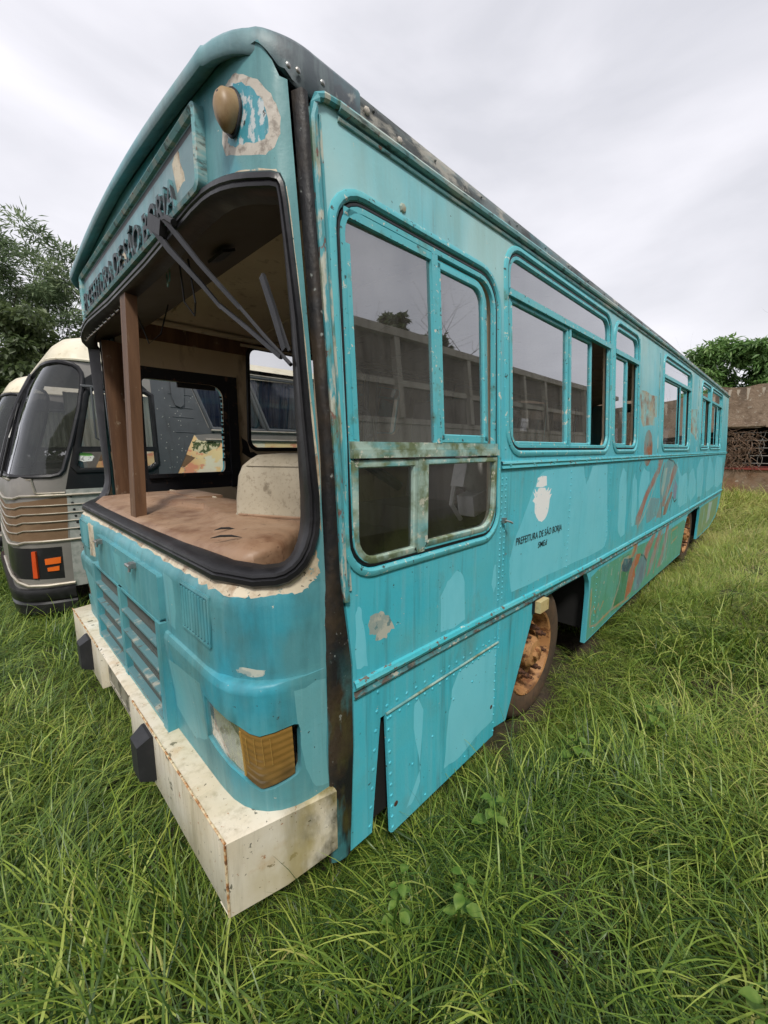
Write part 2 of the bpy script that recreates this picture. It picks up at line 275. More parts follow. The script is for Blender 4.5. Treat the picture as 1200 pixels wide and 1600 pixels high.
        if flange:
            cnt = {}
            for f in keep:
                for a, b in zip(f, f[1:]+f[:1]):
                    k = (min(a, b), max(a, b)); cnt[k] = None if k in cnt else (a, b)
            low = {}
            def lo(i):
                if i not in low: low[i] = len(s.v); s.v.append(tuple(fn(vc[i].x, vc[i].y, -flange)))
                return low[i]
            for e in cnt.values():
                if e: s.f.append((e[1]+base, e[0]+base, lo(e[0]), lo(e[1]))); s.m.append(edge_mi)
        return s
    def build(s, name, mats, parent=None, angle=38, root=None, **tg):
        off = Vector((0, 0, -H))
        if parent is not None: off = off+OFF[parent.name]
        elif root is not None: off = off+Vector(root)
        me = bpy.data.meshes.new(name)
        me.from_pydata([tuple(Vector(p)-off) for p in s.v], [], s.f)
        used = mats if isinstance(mats, (list, tuple)) else [mats]
        for m_ in used: me.materials.append(m_ if not isinstance(m_, str) else M[m_])
        me.polygons.foreach_set('material_index', s.m)
        bm = bmesh.new(); bm.from_mesh(me); loose = [v for v in bm.verts if not v.link_faces]
        bmesh.ops.delete(bm, geom=loose, context='VERTS'); bm.to_mesh(me); bm.free()
        me.shade_smooth(); me.set_sharp_from_angle(angle=math.radians(angle)); me.update()
        o = bpy.data.objects.new(name, me); COL.objects.link(o)
        if parent is not None: o.parent = parent; OFF[o.name] = OFF[parent.name].copy()
        else:
            o.location = root or (0, 0, 0); OFF[o.name] = Vector(root or (0, 0, 0))
        if tg: tag(o, **tg)
        return o

def rrect(x0, z0, x1, z1, r, n=6):
    r = r if isinstance(r, (list, tuple)) else (r,)*4     # bl, br, tr, tl
    out = []
    for (cx, cz, rr, a0) in ((x0+r[0], z0+r[0], r[0], 180), (x1-r[1], z0+r[1], r[1], 270), (x1-r[2], z1-r[2], r[2], 0), (x0+r[3], z1-r[3], r[3], 90)):
        if rr < 1e-4: out.append((cx, cz)); continue
        for k in range(n+1):
            a = math.radians(a0+90*k/n); out.append((cx+rr*math.cos(a), cz+rr*math.sin(a)))
    return out
def lerp_tab(P, z):
    if z <= P[0][0]: return P[0][1]
    for (a, b), (c, d) in zip(P, P[1:]):
        if z <= c: return b+(d-b)*(z-a)/(c-a)
    return P[-1][1]
def text_mesh(body, sx, h, bold=.0, depth=.0):
    """flat lettering; returns verts (u,v,w) scaled so that capitals are h high and the line is sx wide"""
    cu = bpy.data.curves.new('lettering', 'FONT'); cu.body = body; cu.size = 1; cu.offset = bold; cu.extrude = depth; cu.resolution_u = 3
    o = bpy.data.objects.new('lettering', cu); COL.objects.link(o)
    dg = bpy.context.evaluated_depsgraph_get(); dg.update()
    me = bpy.data.meshes.new_from_object(o.evaluated_get(dg))
    vs = [v.co.copy() for v in me.vertices]; fs = [tuple(p.vertices) for p in me.polygons]
    bpy.data.objects.remove(o); bpy.data.meshes.remove(me)
    x0 = min(v.x for v in vs); x1 = max(v.x for v in vs)
    return [((v.x-x0)/(x1-x0)*sx, v.y/.73*h, v.z) for v in vs], fs
MUR={
'face': [(4.26, 0.118), (4.539, 0.124), (4.546, -0.031), (4.485, -0.124), (4.388, -0.155), (4.298, -0.105), (4.246, 0.0)],
'arm_l': [(4.83, -0.108), (5.048, -0.108), (4.933, -0.236), (4.565, -0.436), (4.297, -0.633), (4.301, -0.696), (4.184, -0.681), (4.181, -0.619), (4.467, -0.396), (4.817, -0.187)],
'tall': [(5.097, -0.161), (5.283, -0.109), (5.583, -0.143), (5.705, -0.203), (5.265, -0.528), (5.206, -0.571), (5.093, -0.489), (5.073, -0.277)],
'arm_r': [(5.601, -0.177), (5.753, -0.176), (5.751, -0.256), (5.354, -0.547), (5.311, -0.63), (5.174, -0.616), (5.173, -0.556), (5.406, -0.366)],
'arm_r2': [(5.548, -0.481), (5.673, -0.497), (5.532, -0.627), (5.434, -0.718), (5.275, -0.725), (5.311, -0.63)],
'purple': [(5.756, -0.36), (5.93, -0.449), (5.877, -0.593), (5.746, -0.581), (5.678, -0.446)],
'stem': [(5.12, -0.551), (5.238, -0.586), (5.177, -0.738), (4.993, -0.716)],
'tors': [(4.666, -0.477), (5.052, -0.509), (4.983, -0.691), (4.59, -0.723), (4.529, -0.617)],
'leg1': [(4.212, -0.82), (4.339, -0.808), (4.346, -0.917), (4.213, -0.989), (4.154, -0.972), (4.219, -0.895)],
'green1': [(3.34, -0.933), (3.761, -0.932), (3.583, -1.258), (3.429, -1.3)],
'green2': [(3.885, -0.926), (4.052, -0.927), (4.217, -1.0), (4.115, -1.127), (4.016, -1.367), (3.671, -1.371), (3.814, -1.121)],
'blob': [(3.922, -0.943), (4.175, -0.982), (4.216, -1.053), (4.106, -1.099), (3.857, -1.05), (3.849, -0.969)],
'orange': [(4.285, -0.981), (4.486, -1.002), (4.432, -1.075), (4.315, -1.128), (4.352, -1.18), (4.252, -1.332), (4.049, -1.366), (4.115, -1.127), (4.213, -1.042)],
'grey': [(4.432, -1.075), (4.579, -1.03), (4.771, -1.142), (4.757, -1.282), (4.535, -1.37), (4.313, -1.348), (4.352, -1.18)],
'stripe1': [(4.875, -0.889), (5.063, -0.882), (4.842, -1.038), (4.737, -1.112), (4.576, -1.024), (4.676, -0.951)],
'stripe2': [(5.163, -0.884), (5.346, -0.885), (5.189, -1.062), (4.98, -1.27), (4.815, -1.319), (4.893, -1.167)],
'stripe3': [(5.534, -0.872), (5.675, -0.865), (5.669, -1.037), (5.527, -1.226), (5.405, -1.321), (5.244, -1.313), (5.395, -1.175)],
'yellow': [(3.662, -1.339), (3.848, -1.128), (3.849, -0.969), (3.919, -0.933), (4.137, -0.953), (4.199, -0.891), (4.154, -0.832), (4.218, -0.826), (4.25, -0.9), (4.168, -0.982), (3.941, -0.949), (3.879, -0.995), (3.868, -1.143), (3.709, -1.348)],
'greenr': [(7.94, -0.894), (9.254, -0.885), (9.014, -1.239), (7.84, -1.341)],
'pale': [(8.742, -0.898), (9.144, -0.915), (8.979, -1.195), (8.652, -1.252)],
'white1': [(5.119, -0.208), (5.273, -0.202), (5.239, -0.356), (5.156, -0.518), (5.097, -0.442)],
'lt1': [(3.629, -0.471), (3.608, -0.245), (3.669, -0.15), (3.757, -0.189), (3.842, -0.445), (3.87, -0.717), (3.767, -0.74), (3.674, -0.679)],
'lt2': [(3.141, -0.109), (3.265, -0.121), (3.34, -0.314), (3.418, -0.668), (3.37, -0.739), (3.294, -0.744)],
'lt3': [(4.02, -0.56), (3.981, -0.284), (4.022, -0.2), (4.116, -0.321), (4.186, -0.578), (4.146, -0.676), (4.057, -0.674)],
'lt4': [(4.211, -0.438), (4.214, -0.237), (4.303, -0.17), (4.523, -0.22), (4.561, -0.317), (4.368, -0.452), (4.282, -0.589)],
'lt5': [(6.051, -0.677), (5.953, -0.37), (5.696, -0.126), (6.102, -0.337), (6.399, -0.295), (6.612, -0.523), (6.641, -0.704), (6.21, -0.72)],
'lt6': [(6.649, -0.585), (6.604, -0.317), (6.848, -0.253), (7.139, -0.434), (7.271, -0.633), (6.887, -0.711)],
'lt7': [(7.124, -0.277), (7.318, -0.157), (7.593, -0.13), (7.816, -0.504), (7.808, -0.708), (7.415, -0.709)],
'lt8': [(8.099, -0.45), (8.168, -0.104), (8.497, -0.216), (8.836, -0.392), (9.093, -0.616), (8.566, -0.676), (8.21, -0.669)],
'lt9': [(8.922, -0.339), (8.994, -0.113), (9.779, -0.163), (10.16, -0.638), (9.521, -0.703), (9.201, -0.662)],
'green0': [(3.337, -0.919), (4.223, -0.906), (4.639, -0.967), (5.459, -0.952), (6.776, -0.931), (6.665, -1.009), (5.741, -1.062), (4.63, -1.057), (3.879, -1.015), (3.357, -1.004)],
}
# ------------------------------------------------------------------ the teal bus
BUS = thing('bus', (5.3, 2.26, 0), 'faded teal single-decker bus with its windscreen missing, standing in long grass', 'bus')
YS, YC, WR, ARC = .985, 2.26, .27, .41
UT = 2*ARC+2*(YC-YS-WR)
def ysd(z): return .97+max(0, z+.05)*.06
def side(x, z, o=0): return (x, ysd(z)-o, z)
def far(x, z, o=0): return (x, 2*YC-ysd(z)+o, z)
XF = [(-1.2, .47), (-.69, .465), (-.46, .465), (-.435, .473), (-.40, .50), (.75, .60), (1.2, .60)]
def xsf(z): return .73-(max(-.4, z)+.4)/1.15*.035
def planpt(u, a, b, ys_=YS, wr=WR):
    m = u > UT/2
    if m: u = UT-u
    if u < ARC:
        t = u/ARC*math.pi/2; x = b-(b-a)*math.sin(t); y = ys_+(YS+WR-ys_ if wr == WR else wr)*(1-math.cos(t))
        nx = -math.sin(t)*wr; ny = -math.cos(t)*(b-a); l = math.hypot(nx, ny); nx /= l; ny /= l
    else: x = a; y = YS+WR+(u-ARC); nx, ny = -1, 0
    if m: y = 2*YC-y; ny = -ny
    return x, y, nx, ny
def front(u, z, o=0):
    x, y, nx, ny = planpt(u, lerp_tab(XF, z), xsf(z), YS+max(0, z+.05)*.06); return (x+nx*o, y+ny*o, z)
XL = [(-1.12, .475), (-.95, .468), (-.76, .450), (-.715, .448), (-.695, .455), (-.686, .475)]
def frontl(u, z, o=0):
    a, b_, q = lerp_tab(XL, z), .735, min(u, UT-u)
    if q < ARC:                                    # a tighter corner than the panel above
        t = max(q, .002)/ARC*math.pi/2; e = 2/2.8; x = b_-(b_-a)*math.sin(t)**e; y = YS+WR*(1-math.cos(t)**e); nx, ny = -math.sin(t)**(2-e), -math.cos(t)**(2-e); l = math.hypot(nx, ny); nx /= l; ny /= l
        if u > UT/2: y = 2*YC-y; ny = -ny
    else: x, y, nx, ny = planpt(u, a, b_)
    return (x+nx*o, y+ny*o, z)
def mir(loop): return [(UT-u, z) for u, z in reversed(loop)]

# windscreen opening
half = [(1.2, -.392), (.80, -.391), (.594, -.391), (.38, -.392), (.231, -.392), (.165, -.386), (.131, -.377), (.10, -.358), (.075, -.333), (.052, -.295), (.036, -.250), (.029, -.205), (.028, -.137), (.041, .091), (.048, .35), (.065, .55), (.076, .65), (.084, .686), (.100, .704), (.14, .71), (.238, .721), (.31, .735), (.382, .750), (.45, .765), (.516, .774), (.61, .777), (.713, .773), (1.1, .757)]
WS = half[::-1]+[(UT-u, z) for u, z in half]   # ordered round the opening
WS = [p for p in WS]
ring_o = [(0.374, 0.973), (0.346, 0.983), (0.315, 0.99), (0.256, 0.974), (0.186, 0.945), (0.131, 0.914), (0.094, 0.885), (0.072, 0.852), (0.082, 0.814), (0.121, 0.781), (0.169, 0.767), (0.276, 0.787), (0.38, 0.815), (0.403, 0.853)]
ring_i = [(0.346, 0.956), (0.325, 0.972), (0.264, 0.958), (0.205, 0.924), (0.162, 0.896), (0.148, 0.860), (0.143, 0.828), (0.166, 0.807), (0.223, 0.800), (0.28, 0.813), (0.319, 0.818), (0.362, 0.840), (0.356, 0.905)]
def wob(poly, a, n=3, seed=1):
    """roughen an outline"""
    r = random.Random(seed); out = []
    for i, p in enumerate(poly):
        q = poly[(i+1) % len(poly)]
        for k in range(n):
            t = k/n; j = a if k else a*.6
            out.append((p[0]+(q[0]-p[0])*t+r.uniform(-j, j), p[1]+(q[1]-p[1])*t+r.uniform(-j, j)))
    return out
strip = [(.025, -.21), (.039, .09), (.046, .345), (.063, .55), (.078, .68), (.066, .69), (.048, .60), (.026, .345), (.012, .09), (.004, -.10), (.006, -.25)]
ledge = [(.03, -.30), (.09, -.36), (.2, -.385), (.6, -.385), (1.4, -.385), (2.2, -.385), (2.7, -.36), (2.81, -.25), (2.81, -.42), (2.7, -.43), (2.2, -.424), (1.4, -.42), (.6, -.424), (.25, -.430), (.08, -.42), (.02, -.37)]
topc = [(.11, .70), (.238, .712), (.39, .745), (.52, .77), (.51, .787), (.38, .768), (.24, .741), (.12, .730)]
mk = MB()
mk.sheet([(0, -.69), (UT, -.69), (UT, .95), (UT-.06, .95), (UT-.10, .985), (UT-.17, 1.035), (UT-.41, 1.045), (UT-.79, 1.085), (UT/2, 1.118), (.79, 1.085), (.41, 1.045), (.17, 1.035), (.10, .985), (.06, .95), (0, .95)], [WS], front, [(wob(ring_o, .004, 3, 2), 1), (wob(ring_i, .005, 3, 3), 2), (wob(ledge, .006, 14, 5), 3), (wob(strip, .003, 4, 6), 3), (wob(topc, .003, 4, 8), 3),
    (wob([(.70, -.47), (.80, -.46), (.79, -.60), (.76, -.66), (.71, -.66), (.69, -.58)], .004, 3, 9), 4), (wob([(2.05, -.45), (2.2, -.45), (2.22, -.66), (2.06, -.64)], .004, 3, 10), 3),
    (wob([(.19, -.655), (.26, -.648), (.285, -.66), (.25, -.675), (.2, -.672)], .004, 3, 11), 5)],
    step=.07, flange=.03, lines=[[(0, -.40), (UT, -.40)], [(0, -.435), (UT, -.435)], [(0, -.46), (UT, -.46)]], flip=True)
FRONT = mk.build('front_mask', ['teal_front', 'ring', 'flake', 'cream_strip', 'front_patch', 'bare'], BUS, 50)

# lower mask, two halves either side of the grille
HL = [(.438, -.792), (.470, -.968), (.30, -1.006), (.26, -1.030), (.221, -1.044), (.17, -1.034), (.11, -1.014), (.086, -1.003), (.075, -.985), (.070, -.855), (.075, -.835), (.088, -.830), (.15, -.840), (.205, -.850), (.24, -.842), (.278, -.824)]
for f in (0, 1):
    lm = MB()
    q = mir if f else (lambda l: l)
    lm.sheet(q([(0, -1.118), (.80, -1.118), (.80, -.686), (0, -.686)]), [q(HL)], frontl, [(q(wob([(.46, -.76), (.78, -.80), (.78, -1.0), (.6, -1.05), (.48, -.98)], .006, 3, 21)), 1), (q(wob([(.0, -.72), (.08, -.72), (.06, -1.0), (.03, -1.08), (.0, -1.1)], .006, 3, 22)), 1)],
        step=.05, flange=.03, lines=[q([(0, -.695), (.80, -.695)]), q([(0, -.715), (.80, -.715)]), q([(0, -.76), (.80, -.76)])], flip=True)
    lm.build('headlamp_panel', ['teal_front', 'front_patch'], BUS, 45)
for f in (0, 1):
    U = (lambda u: UT-u) if f else (lambda u: u)
    b = MB()
    us = [.07+.40*i/16 for i in range(17)]
    b.grid([[frontl(U(u), z, -.058) for u in us] for z in (-1.06, -.95, -.83)])
    hb = b.build('headlamp_housing', 'dark', BUS)
    b = MB(); rows = []
    def hq(i, j, o): # over the lamp opening: i across, j up
        u = .280+(.198*i)*(1-j)+(.164*i)*j; return frontl(U(u), (-1.012+.040*i)*(1-j)+(-.818+.032*i)*j, o)
    for j in range(9): rows.append([hq(i/10, j/8, -.016-.050*max(0, 1-((i-5)/5)**2)**.7*max(0, 1-((j-4)/4)**2)**.7) for i in range(11)])
    b.grid(rows); hl = b.build('headlight', 'headlamp', BUS)
    b = MB(); b.grid([[hq(i/8, j/4, -.008) for i in range(9)] for j in range(5)])
    pass
    b.build('lens', 'lens_clear', hl)
    b = MB(); n = 30; rows = []
    zt = lambda u: lerp_tab([(.08, -.836), (.15, -.846), (.205, -.856), (.24, -.848), (.29, -.826)], u)
    for j in range(n+1):
        t = j/n; rows.append([frontl(U(u), lerp_tab([(.09, -1.0), (.221, -1.038), (.29, -1.0)], u)*(1-t)+zt(u)*t, -.006+.0015*(1 if j % 4 < 2 else 0)) for u in [.094+.192*i/16 for i in range(17)]])
    rows = [[frontl(U(.094+.192*i/16), p[2], -.045) for i, p in enumerate(rows[0])]]+rows+[[frontl(U(.094+.192*i/16), p[2], -.045) for i, p in enumerate(rows[-1])]]
    b.grid(rows); ind = b.build('turn_indicator', 'amber', BUS, 30)
    b = MB()
    for u in (.17, .20, .23, .26): b.tube([frontl(U(u), z, .0005) for z in (-.95, -.90, -.86)], .0012, 5)
    b.tube([frontl(U(.285), z, -.006) for z in (-1.0, -.92, -.845)], .004, 6)
    b.build('lens_rib', 'lens_ribs', ind)

# bonnet hatch, grille
GY0, GY1 = 1.65, 2.87
b = MB()
def gr(y, z, o=0): return (.445-o, y, z)
b.sheet(rrect(1.655, -.655, 2.715, -.472, .012), [], gr, [(wob([(2.2, -.50), (2.35, -.50), (2.3, -.60), (2.22, -.62)], .004, 3, 31), 1)], step=.06, flange=.02, flip=True)
HATCH = b.build('bonnet_hatch', ['teal_front', 'front_patch'], BUS)
for y in (2.58, 1.95):
    b = MB(); b.box((.425, y-.022, -.50), (.447, y+.022, -.478)); b.tube([(.42, y-.03, -.489), (.42, y+.03, -.489)], .008); b.tube([(.42, y-.01, -.515), (.425, y-.01, -.485)], .006)
    b.build('latch', 'steel', HATCH)
b = MB()
gx0 = .437
for a, c in ((1.645, 1.70), (2.235, 2.285), (2.82, 2.875)): b.box((gx0, a, -1.117), (.49, c, -.66))
b.box((gx0+.004, 1.70, -.672), (.50, 2.82, -.66)); b.box((gx0+.004, 1.70, -1.117), (.50, 2.82, -1.095))
GR = b.build('grille', 'teal_front', BUS)
b = MB()
for c in ((1.70, 2.235), (2.285, 2.82)):
    for z in (-.765, -.87, -.975, -1.075):
        b.add([(gx0-.002, c[0], z-.009), (gx0-.002, c[1], z-.009), (gx0-.002, c[1], z), (gx0-.002, c[0], z), (.463, c[0], z-.008), (.463, c[1], z-.008), (.463, c[1], z+.003), (.463, c[0], z+.003)],
              [(0, 3, 2, 1), (3, 7, 6, 2), (0, 1, 5, 4), (4, 5, 6, 7), (0, 4, 7, 3), (1, 2, 6, 5)])
b.build('slat', 'slat', GR)
b = MB()
y = 1.70
while y < 2.82: b.box((.464, y-.0018, -1.1), (.467, y+.0018, -.66)); y += .019
z = -1.095
while z < -.66: b.box((.4672, 1.69, z-.0018), (.470, 2.83, z+.0018)); z += .019
b.build('wire_mesh', 'mesh_metal', GR)
b = MB(); b.box((.53, 1.64, -1.1), (.56, 2.88, -.62)); b.build('grille_backing', 'dark', BUS)  # near-black sheet standing in for the shade behind the mesh

# side louvers in the front panel
for f in (0, 1):
    U = (lambda u: UT-u) if f else (lambda u: u)
    b = MB(); lp = [(U(a), z) for a, z in rrect(.382, -.612, .612, -.452, .004, 2)]
    b.ring(lp, [(.004, 0), (.004, .006), (-.004, .006), (-.004, 0)], front)
    for k in range(9):
        u = .40+.194*k/8
        b.tube([front(U(u), z, .001) for z in (-.60, -.56, -.50, -.463)], .0075, 6)
    b.build('vent_louver', 'teal_front', BUS)

# rubber round the empty windscreen
b = MB()
b.ring(WS, [(.012, -.004), (.012, .010), (.003, .020), (-.012, .022), (-.016, .016), (-.022, .020), (-.030, .018), (-.036, .006), (-.040, -.02), (-.043, -.05), (-.030, -.06)], front)
b.build('windscreen_seal', 'rubber', BUS, 30)
# loose clips under the top edge
for k in range(14):
    b = MB(); u = 1.5+.09*k; p = front(u, .70-.0, -.02); b.tube([p, (p[0]-.012, p[1]+.01, p[2]-.012), (p[0]-.018, p[1]+.012, p[2]-.004)], .004, 5)
    b.build('seal_clip', 'steel', BUS)

# corner columns smeared with sealant, edge beading, gutters
CR = [(-1.42, .800), (-1.0, .820), (-.7, .816), (-.4, .775), (0, .757), (.75, .742), (1, .740)]
def colr(z): return lerp_tab(CR, z)
for f in (0, 1):
    Y = (lambda y: 2*YC-y) if f else (lambda y: y)
    b = MB(); rows = []
    r_ = random.Random(5)
    for k in range(61):
        z = -1.41+2.345*k/60; xl = xsf(z)+lerp_tab([(-.5, -.006), (0, .010), (.9, .014)], z); xr = colr(z); d = max(0, z+.05)*.06
        j = lambda s: r_.uniform(-s, s)
        rows.append([(xl, Y(.992+d), z), (xl+.004+j(.002), Y(.979+d+j(.002)), z), (xl+.3*(xr-xl), Y(.966+d+j(.004)), z), (xl+.65*(xr-xl)+j(.003), Y(.962+d+j(.003)), z), (xr-.004, Y(.964+d), z), (xr, Y(.99+d), z)])
    b.grid(rows if f else [r[::-1] for r in rows]); b.build('corner_seam', 'tar', BUS, 60)
    b = MB(); pts = [(colr(z)+.012, Y(ysd(z)-.004), z) for z in (-.48, -.4, -.3, -.2, -.1, 0, .2, .4, .6, .8, .88)]
    pts += [(.757, Y(ysd(.91)-.004), .915), (.766, Y(ysd(.93)-.005), .938), (.79, Y(ysd(.95)-.006), .952), (.84, Y(ysd(.955)-.007), .957)]
    b.tube(pts, .0125, 8); b.tube([(colr(z)+.034, Y(ysd(z)-.001), z) for z in (-.45, -.2, 0, .3, .6, .86, .9)], .006, 6)
    b.build('edge_beading', 'bead', BUS)
    b = MB(); g = [(.84, .957), (1.3, .962), (2.0, .975), (3.5, .99), (5.3, 1.0), (8, .988), (10.22, .972)]
    b.tube([(x, Y(1.022), z-.004) for x, z in g], .015, 8); b.tube([(x, Y(1.026), z-.032) for x, z in g], .007, 6)
    b.build('gutter', 'gutter', BUS)

# roof with its riveted edge band, and the overhanging front dome
def zt_(x): return lerp_tab([(.8, 1.0), (2, 1.0), (5, 1.012), (10.3, .985)], x)-1.0
b = MB(); PR = [(1.034, .955), (1.043, .975), (1.047, 1.0), (1.049, 1.035), (1.054, 1.056), (1.075, 1.075), (1.2, 1.11), (1.5, 1.15), (2.26, 1.175)]
PR = PR+[(2*YC-y, z) for y, z in PR[-2::-1]]
xsx = [.90, .905, 1.3]+[2+.5*i for i in range(17)]+[10.22, 10.26]
b.grid([[(x, y, z+zt_(x)-(.02 if x > 10.23 else 0)) for y, z in PR] for x in xsx])
for x in [1.0+.31*i for i in range(30)]:
    for z in (.995, 1.035):
        b.dome((x, 1.046, z+zt_(x)), (0, -1, .05), .007 if z < 1.01 else .005, .004)
for p in [(.972, 1.046, 1.022), (1.12, 1.046, 1.01)]: b.dome(p, (0, -1, 0), .012, .006, 1)
b.build('roof', ['roofband', 'ring'], BUS, 50)
LIP = [(0, .950), (.06, .948), (.092, .967), (.127, .988), (.176, 1.010), (.275, 1.015), (.357, 1.018), (.483, 1.030), (.636, 1.049), (.86, 1.068), (1.14, 1.088), (1.415, 1.096)]
TOP = [(0, 1.062), (.124, 1.070), (.176, 1.076), (.271, 1.069), (.42, 1.072), (.55, 1.088), (.71, 1.105), (.92, 1.124), (1.17, 1.137), (1.415, 1.140)]
def smooth_tab(T, u):
    u = min(u, UT-u); w = .012 if u < .2 else .07
    return sum(lerp_tab(T, min(u+w*k, 1.415)) for k in (-1, -.5, 0, .5, 1))/5
def zlip(u): return smooth_tab(LIP, u)
def ztop(u): return smooth_tab(TOP, u)
us = [-.16, -.12, -.06, 0, .02, .04, .06, .08, .10, .12, .14, .16, .18, .2, .22, .25, .28, .32, .36, .41, .46, .52, .58, .65, .72, .8, .9, 1.0, 1.1, 1.2, 1.3]
us = us+[UT/2]+[UT-u for u in us[::-1]]
def dome(u, o, z):
    if u < 0: return (.78-u, 1.044-o, z)
    if u > UT: return (.78+(u-UT), 2*YC-1.044+o, z)
    x, y, nx, ny = planpt(u, .55, .78, 1.044, .25); return (x+nx*o, y+ny*o, z)
rows = []
rows.append([front(min(max(u, 0), UT), zlip(u)+.020, .004) if 0 < u < UT else dome(u, -.03, .95) for u in us])
for o, fz in ((-.035, lambda u: zlip(u)+.018), (-.012, lambda u: zlip(u)+.003), (-.002, lambda u: zlip(u)), (.003, lambda u: zlip(u)+.006), (.004, lambda u: zlip(u)*.5+ztop(u)*.5), (.002, lambda u: ztop(u)-.014), (-.006, lambda u: ztop(u)-.001), (-.025, lambda u: ztop(u)+.010), (-.12, lambda u: ztop(u)+.035)):
    rows.append([dome(u, o, fz(u)) for u in us])
last = rows[-1]
for t in (.3, .7, 1.0): rows.append([(p[0]*(1-t)+1.3*t, p[1]*(1-t)+YC*t, p[2]*(1-t)+1.24*t) for p in last])
b = MB(); n = len(us)
b.grid([r[::-1] for r in rows])
for i, f in enumerate(b.f):
    k = n-1-(i % (n-1)); u = us[min(k, n-1)]
    if u < 0 or u > UT: b.m[i] = 1
for x, z in ((.80, 1.0), (.72, .985), (.69, .98)): b.dome((x, 1.040, z), (0, -1, 0), .008, .004, 2)
b.build('front_dome', ['teal_top', 'dark_top', 'steel'], BUS, 42)

# destination board with raised lettering
b = MB(); BX = .588
def bd(y, z, o=0): return (BX-o, y, z)
b.sheet(rrect(1.38, .795, 3.12, 1.0, .012, 3), [], bd, [(wob([(1.5, .86), (1.57, .85), (1.60, .95), (1.56, .99), (1.53, .93)], .006, 3, 41), 1), (wob([(1.40, .965), (3.1, .965), (3.1, .985), (1.40, .985)], .001, 8, 42), 2), (wob([(2.2, .83), (2.3, .83), (2.28, .88), (2.22, .87)], .008, 3, 43), 1), (wob([(2.9, .84), (3.05, .82), (3.0, .9)], .008, 3, 44), 1)], step=.08, flange=.01, flip=True)
BOARD = b.build('destination_board', ['teal_top', 'cream_strip', 'rubber'], BUS)
b = MB(); b.ring(rrect(1.37, .788, 3.13, 1.004, .02, 4), [(.012, -.02), (.012, .016), (0, .022), (-.012, .012), (-.012, -.004)], bd)
b.build('board_frame', 'gutter', BOARD)
vs, fs = text_mesh('PREFEITURA DE SÃO BORJA', 1.53, .105, .012, .05)
b = MB(); b.add([(BX-.006-w*.12, 3.10-u, .803+v) for u, v, w in vs], fs)
b.build('raised_lettering', 'black_letter_worn', BOARD, 20)

# roof marker lamp on the front corner
p0 = Vector(front(.318, .895, .004)); nrm = Vector((-.95, -.32, 0)).normalized(); tng = Vector((0, 0, 1)).cross(nrm).normalized()
b = MB(); rows = []
for k, (d, sc) in enumerate(((0, 1.0), (.008, 1.0), (.010, .90), (.026, .88), (.040, .76), (.050, .52), (.054, .2))):
    rows.append([p0+nrm*d+(tng*(.037*math.cos(a))*(1.0-.25*max(0, -math.sin(a)))+Vector((0, 0, 1))*(.060*math.sin(a)-(.008 if d > .02 else 0)))*sc for a in [2*math.pi*i/20 for i in range(20)]])
b.grid([r[::-1] for r in rows[:3]], 1, True); b.grid([r[::-1] for r in rows[2:]], 0, True)
b.f.append(tuple(len(b.v)-20+i for i in range(20))); b.m.append(0)
b.dome(p0+nrm*.048+Vector((0, 0, .02)), nrm, .006, .004, 1)
b.build('marker_lamp', ['amber_old', 'rubber'], BUS, 60)

# wipers dangling in the empty opening
b = MB(); b.tube([(.565, 1.56, .748), (.565, 1.62, .782), (.568, 1.70, .80)], .011, 8); b.box((.555, 1.66, .775), (.585, 1.80, .825), 0, Matrix.Rotation(.5, 3, 'X'))
def flat(bb, pts, w, t):
    P = [Vector(p) for p in pts]; rows = []
    for i, p in enumerate(P):
        d = (P[min(i+1, len(P)-1)]-P[max(i-1, 0)]).normalized(); a = d.cross(Vector((1, 0, 0))).normalized(); c = d.cross(a)
        ww = w[i] if isinstance(w, (list, tuple)) else w
        rows.append([p+a*ww+c*t, p+a*ww-c*t, p-a*ww-c*t, p-a*ww+c*t])
    bb.grid(rows, 0, True); L = len(bb.v); bb.f += [(L-4, L-3, L-2, L-1), (L-4*len(P)+3, L-4*len(P)+2, L-4*len(P)+1, L-4*len(P))]; bb.m += [0, 0]
flat(b, [(.560, 1.775, .815), (.58, 1.66, .70), (.62, 1.50, .555), (.64, 1.40, .46)], [.014, .011, .008, .006], .004)
flat(b, [(.64, 1.41, .47), (.645, 1.22, .355), (.65, 1.06, .255)], .006, .005)
flat(b, [(.56, 1.64, .79), (.60, 1.46, .605), (.64, 1.27, .43)], [.010, .008, .006], .004)
b.tube([(.64, 1.28, .44), (.65, 1.15, .33), (.655, 1.02, .23)], .006, 6)
b.build('wiper', 'black_plastic', BUS)
b = MB(); flat(b, [(.66, 1.165, .50), (.66, 1.11, .395), (.66, 1.055, .275)], [.010, .012, .010], .005); b.tube([(.665, 1.16, .50), (.665, 1.04, .27)], .005, 6)
b.build('wiper', 'black_plastic', BUS)

# bumper
b = MB()
def bsec(y, x, zt, zb, cut=0):
    return [(.54, y, zb+.01), (x+.03, y, zb+.004), (x+.004, y, zb+.002), (x, y, zb+.01), (x, y, zt-.012), (x+.004, y, zt-.003), (x+.014, y, zt), (.60, y, zt), (.60, y, zb+.05)]
ysb = [1.036+i*.04 for i in range(24)]; 
rows = []
for y in [1.036, 1.3, 1.6, 1.9, 2.04]: rows.append(bsec(y, .392, -1.114, -1.368))
for y in [2.06, 2.2, 2.35, 2.5, 2.66]: rows.append([(.54, y, -1.32), (.475, y, -1.345), (.435, y, -1.355), (.425, y, -1.33), (.425, y, -1.14), (.394, y, -1.122), (.406, y, -1.114), (.60, y, -1.114), (.60, y, -1.30)])
for y in [2.68, 2.9, 3.2, 3.482]: rows.append(bsec(y, .392, -1.114, -1.368))
b.grid([r[::-1] for r in rows])
